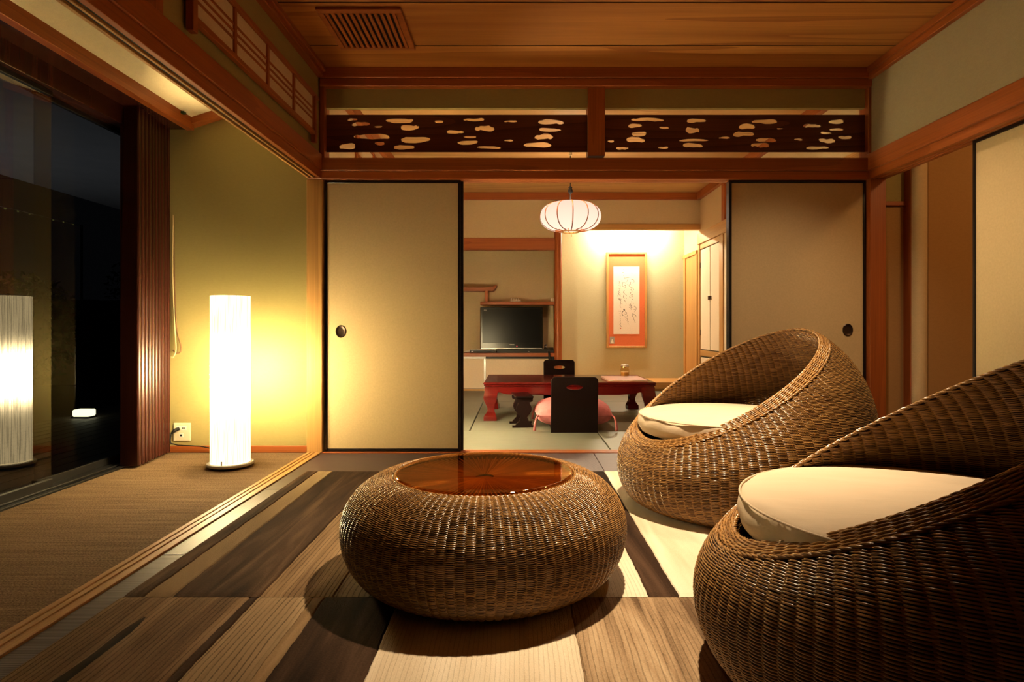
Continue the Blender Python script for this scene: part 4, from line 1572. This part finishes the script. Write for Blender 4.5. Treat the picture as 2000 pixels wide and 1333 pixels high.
# television
Yt = 8.0
tx0, tx1, tz0, tz1 = xx(938, Yt), xx(1060, Yt), zz(682, Yt), zz(600, Yt)
tv = thing('television', 'black flat screen television standing in the alcove under the shelf', 'television', ((tx0 + tx1) / 2, Yt, cz1_))
cs = MB().box(tx0, tx1, Yt, Yt + .07, tz0, tz1, .008)
cs.build('casing', plain('gloss_black_plastic', (.006, .006, .006), .2, .2, .05), tv)
scr_m = plain('tv_screen', (.004, .004, .005), .22, .10, .05)
MB().box(tx0 + .030, tx1 - .030, Yt - .002, Yt + .004, tz0 + .075, tz1 - .028).build('screen', scr_m, tv)
MB().box(tx0 + .16, tx1 - .16, Yt - .02, Yt + .14, cz1_ + .0008, cz1_ + .02, .006).box(-.15, .0, Yt + .05, Yt + .09, cz1_ + .01, tz0 + .02).build('stand', M['black'], tv)
MB().box(tx0 + .01, tx1 - .01, Yt - .001, Yt + .002, tz0 + .004, tz0 + .012).build('lower_edge_strip', M['steel'], tv)


def text(s, x, z, y, h, mat, parent, name):
    c = bpy.data.curves.new(name, 'FONT')
    c.body = s
    c.size = h / .7
    c.align_x = 'CENTER'
    c.extrude = .0006
    t_ = bpy.data.objects.new('tmp_text', c)
    COL.objects.link(t_)
    dg = bpy.context.evaluated_depsgraph_get()
    me = bpy.data.meshes.new_from_object(t_.evaluated_get(dg))
    bpy.data.objects.remove(t_)
    R = np.empty(len(me.vertices) * 3)
    me.vertices.foreach_get('co', R)
    R = R.reshape(-1, 3)
    me.vertices.foreach_set('co', np.stack([x + R[:, 0], y - R[:, 2], z + R[:, 1]], -1).ravel())
    me.materials.clear()
    me.materials.append(mat)
    me.name = name
    me.update()
    o = bpy.data.objects.new(name, me)
    COL.objects.link(o)
    o.parent = parent
    o.location = -Vector(parent.location)
    return o
text('TOSHIBA', xx(1000, Yt), zz(674.2, Yt), Yt - .0025, .011, M['logo'], tv, 'logo')
text('REGZA', xx(948, Yt), zz(606.8, Yt), Yt - .0025, .009, M['logo'], tv, 'logo')
MB().lathe([(.006, zz(677.5, Yt)), (.006, zz(676, Yt))], xx(1009.5, Yt), Yt - .002, 8, cap0=True, cap1=True).build('power_light', glow('red_power_light', (1, .06, .10), 1.2), tv)
# video recorder under the television, to its left, and sound bar
rec = MB().box(xx(918, 7.93), xx(969, 7.93), 7.90, 7.97, cz1_ + .0008, cz1_ + .042, .003)
ro = thing('video_recorder', 'slim black video recorder on the cupboard left of the television stand', 'recorder', (xx(944, 7.93), 7.93, cz1_))
rec.build('casing', M['black_matte'], ro)
MB().box(xx(919, 7.9), xx(968, 7.9), 7.898, 7.901, cz1_ + .034, cz1_ + .040).build('trim_strip', M['steel'], ro)
MB().box(xx(920.5, 7.9), xx(924.5, 7.9), 7.8975, 7.9, cz1_ + .012, cz1_ + .020).build('badge', M['logo'], ro)
so = thing('sound_bar', 'long black box on the cupboard right of the recorder, below the television', 'box', (xx(1020, 7.9), 7.9, cz1_))
MB().box(xx(971, 7.93), xx(1073, 7.93), 7.90, 7.955, cz1_ + .0008, cz1_ + .048, .003).build('casing', M['black_matte'], so)
MB().lathe([(.005, cz1_ + .014), (.005, cz1_ + .022)], xx(1033, 7.9), 7.899, 8, cap0=True, cap1=True).build('button', M['steel'], so)
# small clutter left of the recorder: coiled white lead; a grey camera-like gadget and cable right of the TV
ld = MB()
pts = []
for i in range(46):
    a = i / 45 * 6.28 * 2.4
    pts.append((xx(911, 7.95) + .05 * math.cos(a) + .002 * i - .03, 7.98 + .03 * math.sin(a), cz1_ + .006 + .0005 * i))
ld.tube(pts, .004, 6)
tag(ld.build('cable', M['white'], smooth='all'), 'coiled white cable on the cupboard left of the video recorder', 'cable')
tl = thing('telephone', 'small dark desk telephone on the cupboard between television and alcove post', 'telephone', (xx(1071, 7.97), 7.97, cz1_))
ta, tb2 = xx(1063, 7.97), xx(1082, 7.97)
tb2 = min(tb2, xp0 - .004)
MB().prism([(7.975, cz1_ + .0008), (8.10, cz1_ + .0008), (8.10, cz1_ + .065), (7.985, cz1_ + .03)], 'x', ta, tb2).build('body', M['black_matte'], tl, fix=True)
MB().tube([(ta + .02, 7.99, cz1_ + .07), (ta + .03, 8.02, cz1_ + .088), (ta + .03, 8.07, cz1_ + .10), (ta + .02, 8.10, cz1_ + .085)], [.016, .011, .011, .016], 8).build('handset', M['steel'], tl, smooth='all')
cb_ = MB().tube([(xx(1072, 7.84), 7.885, cz1_ + .016), (xx(1072.5, 7.84), 7.832, cz1_ + .012), (xx(1073, 7.84), 7.825, cz1_ - .05), (xx(1073, 7.84), 7.825, cz1_ - .16), (xx(1071, 7.84), 7.825, cz1_ - .22)], [.012, .014, .014, .018, .02], 8)
tag(cb_.build('hanging_cable', M['black_matte'], smooth='all'), 'thick black cable hanging over the front edge of the low cupboard beside the post', 'cable')

# ================================================================== PENDANT LANTERN
pn = thing('pendant_lantern', 'round ribbed paper pendant lantern hanging in the back room', 'lamp')
RX, RZ = .302, .142
ng = 12
V, Fs = [], []
rows_ = 20
sub = 6
for k in range(rows_ + 1):
    f = -.955 + 1.88 * k / rows_
    a = math.asin(max(-1, min(1, f)))
    for i in range(ng * sub):
        t = 2 * PI * i / (ng * sub)
        pinch = 1 - .035 * (1 - abs(math.sin(t * ng / 2)) ** .6)
        r = RX * (abs(math.cos(a)) ** .56) * pinch
        V.append((r * math.cos(t), r * math.sin(t), RZ * f))
n = ng * sub
for k in range(rows_):
    for i in range(n):
        j = (i + 1) % n
        Fs.append((k * n + i, k * n + j, (k + 1) * n + j, (k + 1) * n + i))
pm = NT('lantern_paper')
tc = pm.n('ShaderNodeTexCoord'); sp3 = pm.n('ShaderNodeSeparateXYZ'); pm.l(tc.outputs['Object'], sp3.inputs[0])
em = pm.n('ShaderNodeEmission'); em.inputs[0].default_value = (1.0, .74, .56, 1)
stn = pm.math('ADD', 1.15, pm.math('MULTIPLY', sp3.outputs[2], -1.2))
pm.l(stn, em.inputs[1]); pm.l(em.outputs[0], pm.out.inputs[0])
np_mesh('paper_shade', np.array(V), np.array(Fs), pm.mat, pn)
for i in range(ng):
    t = 2 * PI * i / ng
    pts = []
    for k in range(19):
        f = -1.02 + 1.98 * k / 18
        a = math.asin(max(-1, min(1, f)))
        r = max(RX * (abs(math.cos(a)) ** .56) * .972, .075)
        pts.append((r * math.cos(t), r * math.sin(t), RZ * f))
    MB().tube(pts, .0055, 6).build('rib', M['trim_z'], pn, smooth='all')
for nm, z, r in (('bottom_ring', -.146, .085), ('top_ring', .136, .10)):
    MB().tube([(r * math.cos(2 * PI * i / 32), r * math.sin(2 * PI * i / 32), z) for i in range(32)], .008, 6, closed=True).build(nm, M['pale_x'], pn, smooth='all')
MB().tube([(0, 0, .10), (0, 0, .66)], .005, 6).build('flex', M['black_cord'], pn, smooth='all')
MB().lathe([(.003, .222), (.018, .234), (.025, .256), (.016, .278), (.019, .292), (.004, .306)], .0, 0, 14).build('cord_adjuster', M['black_cord'], pn, smooth=True)
MB().lathe([(.0, .60), (.016, .602), (.018, .645), (.0, .65)], 0, 0, 20).build('ceiling_rose', M['ivory'], pn, smooth=True)
MB().tube([(.012, 0, -.168), (.012, 0, -.195)], .003, 5).build('pull_switch', M['pale_z'], pn, smooth='all')
lamp('lantern_bulb', 'POINT', (xx(1114, 6.0), 6.0, BZC - .65 + .13), 12.0, (1.0, .74, .48), shadow_soft_size=.04)
pn.location = (xx(1114, 6.0), 6.0, zz(423, 6.0))
pn.location.z = BZC - .65

# ================================================================== LOW LACQUERED TABLE
TX0, TX1, TY0, TY1 = xx(944, 5.36), xx(1281, 5.36), 5.33, 6.22
TZ = .338
lt = thing('low_table', 'low red lacquered table with carved cabriole legs on the tatami of the back room', 'table', ((TX0 + TX1) / 2, (TY0 + TY1) / 2, 0))
top = MB()
top.box(TX0, TX1, TY0, TY1, TZ - .022, TZ, .008)
top.build('table_top', M['red'], lt)
top = MB()
top.box(TX0 + .006, TX1 - .006, TY0 + .006, TY1 - .006, TZ - .034, TZ - .023, .004)
top.box(TX0 + .016, TX1 - .016, TY0 + .016, TY1 - .016, TZ - .044, TZ - .034, .003)
top.build('moulding', M['red'], lt)
ap = MB()


def apron(a, b, ya, yb, axis):
    n = 24
    lo = []
    for i in range(n + 1):
        t = i / n
        x = a + (b - a) * t
        e = min(t, 1 - t) * (b - a)
        z = TZ - .112
        if e < .10: z = TZ - .098 - .010 * math.cos(e / .10 * PI)
        elif e < .22: z = TZ - .088 - .022 * (1 - math.cos((e - .10) / .12 * PI)) * .5
        elif e < .30: z = TZ - .112 + .004 * math.sin((e - .22) / .08 * PI)
        lo.append((x, z))
    poly = lo + [(b, TZ - .040), (a, TZ - .040)]
    # as strips (concave outline)
    V, Fs = [], []
    for (x, z) in lo:
        for y in (ya, yb):
            V += [(x, y, z), (x, y, TZ - .040)] if axis == 'x' else [(y, x, z), (y, x, TZ - .040)]
    for i in range(n):
        o = i * 4
        p = o + 4
        Fs += [(o, o + 1, p + 1, p), (o + 2, p + 2, p + 3, o + 3), (o, p, p + 2, o + 2), (o + 1, o + 3, p + 3, p + 1)]
    ap.add(V, Fs)
apron(TX0 + .02, TX1 - .02, TY0 + .02, TY0 + .04, 'x')
apron(TX0 + .02, TX1 - .02, TY1 - .04, TY1 - .02, 'x')
apron(TY0 + .04, TY1 - .04, TX0 + .02, TX0 + .04, 'y')
apron(TY0 + .04, TY1 - .04, TX1 - .04, TX1 - .02, 'y')
ap.build('apron', M['red'], lt, fix=True)
for sx in (-1, 1):
    for sy_ in (-1, 1):
        cx_ = TX0 + .012 if sx < 0 else TX1 - .012
        cy_ = TY0 + .012 if sy_ < 0 else TY1 - .012
        # silhouette: (outer offset, inner offset, z); inner side measured towards the table's middle
        S = [(.0, .125, TZ - .042), (.0, .118, TZ - .075), (-.006, .112, TZ - .105), (-.010, .108, TZ - .135), (-.004, .098, TZ - .165), (.010, .088, TZ - .195), (.022, .084, TZ - .225),
             (.024, .086, TZ - .25), (.016, .092, TZ - .27), (.002, .098, TZ - .288), (-.006, .104, TZ - .298), (-.008, .106, .028), (-.008, .106, .001)]
        V, Fs = [], []
        for (a, b, z) in S:
            k = .9
            V += [(cx_ - sx * a, cy_ - sy_ * a, z), (cx_ - sx * b, cy_ - sy_ * a, z), (cx_ - sx * b * k, cy_ - sy_ * b * k, z), (cx_ - sx * a, cy_ - sy_ * b, z)]
        for i in range(len(S) - 1):
            o = i * 4
            for q in range(4):
                r = (q + 1) % 4
                Fs.append((o + q, o + r, o + 4 + r, o + 4 + q))
        Fs.append((0, 1, 2, 3))
        e = (len(S) - 1) * 4
        Fs.append((e, e + 1, e + 2, e + 3))
        MB().add(V, Fs).build('leg', M['red'], lt, smooth=True, fix=True)

# tea jar and folder on the table
jx, jy = xx(1220.5, 5.95), 5.95
tj = thing('tea_jar', 'lidded glass tea jar with a gold band on the low red table', 'jar', (jx, jy, TZ))
MB().lathe([(.0, TZ + .001), (.036, TZ + .001), (.041, TZ + .010), (.044, TZ + .045), (.042, TZ + .075), (.034, TZ + .088), (.034, TZ + .093)], jx, jy, 28).build('body', M['jar_glass'], tj, smooth=True)
MB().lathe([(.0, TZ + .004), (.034, TZ + .004), (.038, TZ + .012), (.040, TZ + .048), (.0, TZ + .050)], jx, jy, 20).build('tea_leaves', M['pale_z'], tj, smooth=True)
MB().lathe([(.0345, TZ + .090), (.040, TZ + .091), (.040, TZ + .101), (.035, TZ + .102)], jx, jy, 28).build('gold_band', plain('gold_band', (.62, .42, .16), .25, .5, .05, **{'Metallic': .9}), tj, smooth=True)
MB().lathe([(.036, TZ + .101), (.038, TZ + .104), (.038, TZ + .116), (.034, TZ + .122), (.0, TZ + .124)], jx, jy, 28).build('lid', M['ceramic'], tj, smooth=True)
fo = thing('folder', 'flat copper-red folder lying on the right end of the low red table', 'folder', (xx(1224, 5.45), 5.6, TZ))
MB().box(xx(1186, 5.40), xx(1264, 5.40), 5.37, 5.83, TZ + .0008, TZ + .008, .002).build('back_cover', M['copper_menu'], fo)
MB().box(xx(1187, 5.40), xx(1263, 5.40), 5.375, 5.825, TZ + .008, TZ + .013).build('pages', M['scroll_paper'], fo)
MB().box(xx(1186, 5.40), xx(1264, 5.40), 5.37, 5.83, TZ + .013, TZ + .019, .002).build('front_cover', M['copper_menu'], fo)


# ================================================================== LEGLESS CHAIRS
def back_panel(w_, h, hx, hz_, ow, oh, t, tilt):
    """plywood back with rounded top corners and an oval hand hole, leaning back"""
    import bmesh
    nh = 24
    outer = []
    r = .03
    for (cx_, cz_, a0) in ((w_ / 2 - r, h - r, 0), (-w_ / 2 + r, h - r, 90)):
        for k in range(6):
            a = math.radians(a0 + 90 * k / 5)
            outer.append((cx_ + r * math.cos(a), cz_ + r * math.sin(a)))
    outer += [(-w_ / 2, 0), (w_ / 2, 0)]
    hole = [(hx + ow * math.cos(2 * PI * k / nh), hz_ + oh * math.sin(2 * PI * k / nh)) for k in range(nh)]
    cu = bpy.data.curves.new('panel', 'CURVE')
    cu.dimensions = '2D'
    cu.fill_mode = 'BOTH'
    cu.extrude = t / 2
    cu.bevel_depth = .003
    cu.bevel_resolution = 2
    for pts in (outer, hole):
        s = cu.splines.new('POLY')
        s.points.add(len(pts) - 1)
        for q, p in zip(s.points, pts):
            q.co = (p[0], p[1], 0, 1)
        s.use_cyclic_u = True
    co = bpy.data.objects.new('tmp', cu)
    COL.objects.link(co)
    dg = bpy.context.evaluated_depsgraph_get()
    me = bpy.data.meshes.new_from_object(co.evaluated_get(dg))
    bpy.data.objects.remove(co)
    R = np.empty(len(me.vertices) * 3)
    me.vertices.foreach_get('co', R)
    R = R.reshape(-1, 3)
    # y from thickness, curve the panel slightly and lean it
    X, Zq, T = R[:, 0], R[:, 1], R[:, 2]
    Y = T - tilt * Zq
    me.vertices.foreach_set('co', np.stack([X, Y, Zq], -1).ravel())
    me.materials.clear()
    me.materials.append(M['zaisu'])
    me.update()
    return me


def zaisu(label, x, y, rz, hgt, wid):
    """legless chair facing +y in its own frame: back panel at y=0"""
    t = thing('legless_chair', label, 'chair', group='legless floor chairs at the low table')
    me = back_panel(wid, hgt, 0, hgt - .078, .066, .022, .010, .10)
    o = bpy.data.objects.new('backrest', me)
    COL.objects.link(o)
    o.parent = t
    # curved sweep from back to seat board
    prof = [(-.006, .012), (.0, .004), (.03, .001), (.40, .001), (.41, .006), (.40, .012), (.04, .012), (.012, .016)]
    MB().prism([(p[0] + .0, p[1]) for p in prof], 'x', -wid / 2 + .004, wid / 2 - .004).build('seat_board', M['zaisu'], t, fix=True)
    t.location = (x, y, 0)
    t.rotation_euler = (0, 0, rz)
    return t
zaisu('dark lacquered legless chair on the near side of the low red table, seen from behind', xx(1122, 4.72), 4.745, 0, .435, .358)
zaisu('dark lacquered legless chair on the far side of the low red table, facing the camera', xx(1092.5, 6.62), 6.62, PI, .462, .335)


# floor cushions with corner tassels
def zabuton(label, x, y, s, th_, mat, rz=0):
    t = thing('floor_cushion', label, 'cushion')
    n = 28
    V, Fs = [], []
    for side in (1, -1):
        for i in range(n + 1):
            for j in range(n + 1):
                u, v = i / n * 2 - 1, j / n * 2 - 1
                pin = 1 - .10 * (1 - abs(u) ** 2.2) * 0
                px_ = u * s * (1 - .07 * (1 - v * v) * abs(u) ** 3 * -1 - .07 * abs(u) ** 3)
                py_ = v * s * (1 - .07 * (1 - u * u) * abs(v) ** 3 * -1 - .07 * abs(v) ** 3)
                cu_x = (1 - abs(u) ** 2.6) * (1 - abs(v) ** 2.6)
                h = th_ * max(cu_x, 0) ** .42
                wr = .005 * math.sin(7 * u + 3 * v) * math.sin(6 * v) * cu_x
                V.append((px_, py_, th_ * .62 + side * (h * (.58 if side > 0 else .60)) + (wr if side > 0 else 0)))
    N1 = (n + 1) ** 2
    for side in (0, 1):
        for i in range(n):
            for j in range(n):
                a = side * N1 + i * (n + 1) + j
                q = (a, a + n + 1, a + n + 2, a + 1)
                Fs.append(q if side == 0 else q[::-1])
    V = [(a, b, max(c, .001)) for a, b, c in V]
    np_mesh('cover', np.array(V), np.array(Fs), mat, t)
    for sx in (-1, 1):
        for sy_ in (-1, 1):
            cx_, cy_ = sx * s * .925, sy_ * s * .925
            MB().tube([(cx_, cy_, th_ * .62), (cx_ + sx * .018, cy_ + sy_ * .012, th_ * .55), (cx_ + sx * .030, cy_ + sy_ * .016, th_ * .3), (cx_ + sx * .034, cy_ + sy_ * .018, .004)], [.008, .007, .009, .012], 8).build('tassel', mat, t, smooth='all')
    t.location = (x, y, .0125)
    t.rotation_euler = (0, 0, rz)
    return t
zabuton('puffy pink floor cushion with corner tassels on the near legless chair', xx(1119, 4.98), 5.05, .31, .19, M['pink'])

# ================================================================== LACQUERED ARMRESTS
def armrest(label, x, y, rz=0):
    t = thing('armrest', label, 'armrest', group='black lacquered armrests by the low table')
    # pad board, length along y
    MB().box(-.075, .075, -.165, .165, .245, .262, .006).build('top_board', M['zaisu'], t)
    for s in (-1, 1):
        yq = s * .11
        half = [(.075, .242), (.072, .215), (.046, .205), (.050, .190), (.060, .172), (.064, .150), (.058, .128), (.044, .108), (.030, .092), (.026, .080), (.036, .070), (.032, .060), (.052, .040), (.066, .026), (.072, .018), (.095, .018), (.095, .0)]
        V, Fs = [], []
        for (a, z) in half:
            V += [(-a, yq - .011, z), (a, yq - .011, z), (a, yq + .011, z), (-a, yq + .011, z)]
        for i in range(len(half) - 1):
            o = i * 4
            for q in range(4):
                r = (q + 1) % 4
                Fs.append((o + q, o + r, o + 4 + r, o + 4 + q))
        Fs.append((0, 1, 2, 3))
        e = (len(half) - 1) * 4
        Fs.append((e, e + 1, e + 2, e + 3))
        MB().add(V, Fs).build('leg', M['zaisu'], t, fix=True)
    MB().box(-.010, .010, -.10, .10, .055, .075, .003).build('stretcher', M['zaisu'], t)
    t.location = (x, y, 0)
    t.rotation_euler = (0, 0, rz)
    return t
armrest('black lacquered waisted armrest left of the pink floor cushion', xx(1020, 4.98), 5.10, .12)
armrest('black lacquered armrest half hidden behind the near legless chair', xx(1150, 6.75), 6.80)

# ================================================================== OUTSIDE, BY NIGHT
gnd = struct(MB().box(-14, XW - .12, -4, 16, -.5, -.32).build('floor', M['deck']))
for k in range(16):
    x1 = XW - .12 - k * .145
    MB().box(x1 - .14, x1, -3, 9, -.18, -.10, .004).build('deck_board', M['deck'], gnd)
struct(MB().box(-5.0, XW - .10, -3, 14, 2.30, 2.42).build('ceiling', M['soffit']))
fxx, fyy = -4.43, 6.22
gl_ = thing('garden_lantern', 'low glowing block lantern on the dark deck outside the window', 'lantern', (fxx, fyy, -.10))
MB().box(fxx - .085, fxx + .085, fyy - .06, fyy + .06, -.085, -.015, .012).build('block', glow('lantern_block', (1.0, .90, .50), 3.2), gl_)
MB().box(fxx - .09, fxx + .09, fyy - .065, fyy + .065, -.10, -.085, .003).build('base', M['black_matte'], gl_)
sg = thing('string_lights', 'string of tiny dim yellow-green bulbs across the dark garden', 'string lights', (xx(10, 7.6), 7.6, -.32))
wp = []
gm = glow('string_bulb', (.65, .62, .16), .13)
for k, (px, py) in enumerate([(10, 408), (35, 413), (58, 419), (82, 424), (104, 430), (124, 434), (143, 439)]):
    Y = 7.6 + k * .9
    X, Z = xx(px, Y), zz(py, Y)
    MB().lathe([(0, Z - .012), (.010, Z - .008), (.013, Z), (.009, Z + .010), (0, Z + .014)], X, Y, 10).build('bulb', gm, sg, smooth=True)
    wp.append((X, Y, Z + .016))
e0 = tuple(2 * wp[0][i] - wp[1][i] for i in range(3))
e1 = tuple(2 * wp[-1][i] - wp[-2][i] for i in range(3))
MB().tube([e0] + wp + [e1], .003, 5).build('wire', M['black_matte'], sg)
for e in (e0, e1):
    MB().tube([(e[0], e[1], -.32), (e[0], e[1], e[2] + .03)], .025, 8).build('pole', M['fence'], sg)
lamp('soffit_fill', 'SPOT', (-4.5, 5.0, -.05), 24.0, (.95, .95, 1.0), (-4.2, 5.2, 2.3), spot_size=math.radians(130), spot_blend=.8, shadow_soft_size=.1)  # fill light out of view, added so the soffit shows grey
# board fence and dark shrubs
fe = thing('garden_fence', 'dark board fence far behind the garden', 'fence', (-6.2, 12, -.3))
for k in range(26):
    x = -11.5 + k * .36
    MB().box(x, x + .345, 12.0, 12.04, -.32, 1.35 + .01 * (k % 3), .004).build('board', M['fence'], fe)
MB().box(-11.6, -2.0, 12.04, 12.1, .9, 1.0).build('rail', M['fence'], fe)


def shrub(x, y, h, r, seed, label):
    t = thing('shrub', label, 'shrub', (x, y, -.32))
    q = np.random.default_rng(seed)
    n = 1500
    u = q.normal(size=(n, 3)); u /= np.linalg.norm(u, axis=1)[:, None]
    rad = q.uniform(.55, 1, n) ** .5
    C = u * rad[:, None] * np.array([r, r, h / 2.2]) + np.array([0, 0, h * .58])
    a = q.normal(size=(n, 3)); a /= np.linalg.norm(a, axis=1)[:, None]
    b = np.cross(a, q.normal(size=(n, 3))); b /= np.linalg.norm(b, axis=1)[:, None]
    L = q.uniform(.03, .07, n)[:, None]
    V = np.stack([C - a * L, C + b * L * .4, C + a * L, C - b * L * .4], 1).reshape(-1, 3) + np.array([x, y, -.32])
    o = np_mesh('foliage', V, np.arange(n * 4).reshape(-1, 4), M['foliage'], t, smooth=False)
    o['kind'] = 'stuff'
    MB().tube([(x, y, -.32), (x + .02, y, h * .3 - .32), (x - .03, y, h * .7 - .32)], [.03, .025, .012], 7).build('stem', M['fence'], t, smooth='all')
shrub(-4.9, 8.7, 2.2, .6, 11, 'dark leafy shrub outside the window, nearest the glowing block lantern')
shrub(-7.4, 9.0, 1.9, .9, 12, 'dark bushy shrub farther out in the night garden, left of the nearer one')
shrub(-6.0, 10.2, 2.5, .8, 13, 'dark shrub at the back of the night garden in front of the board fence')
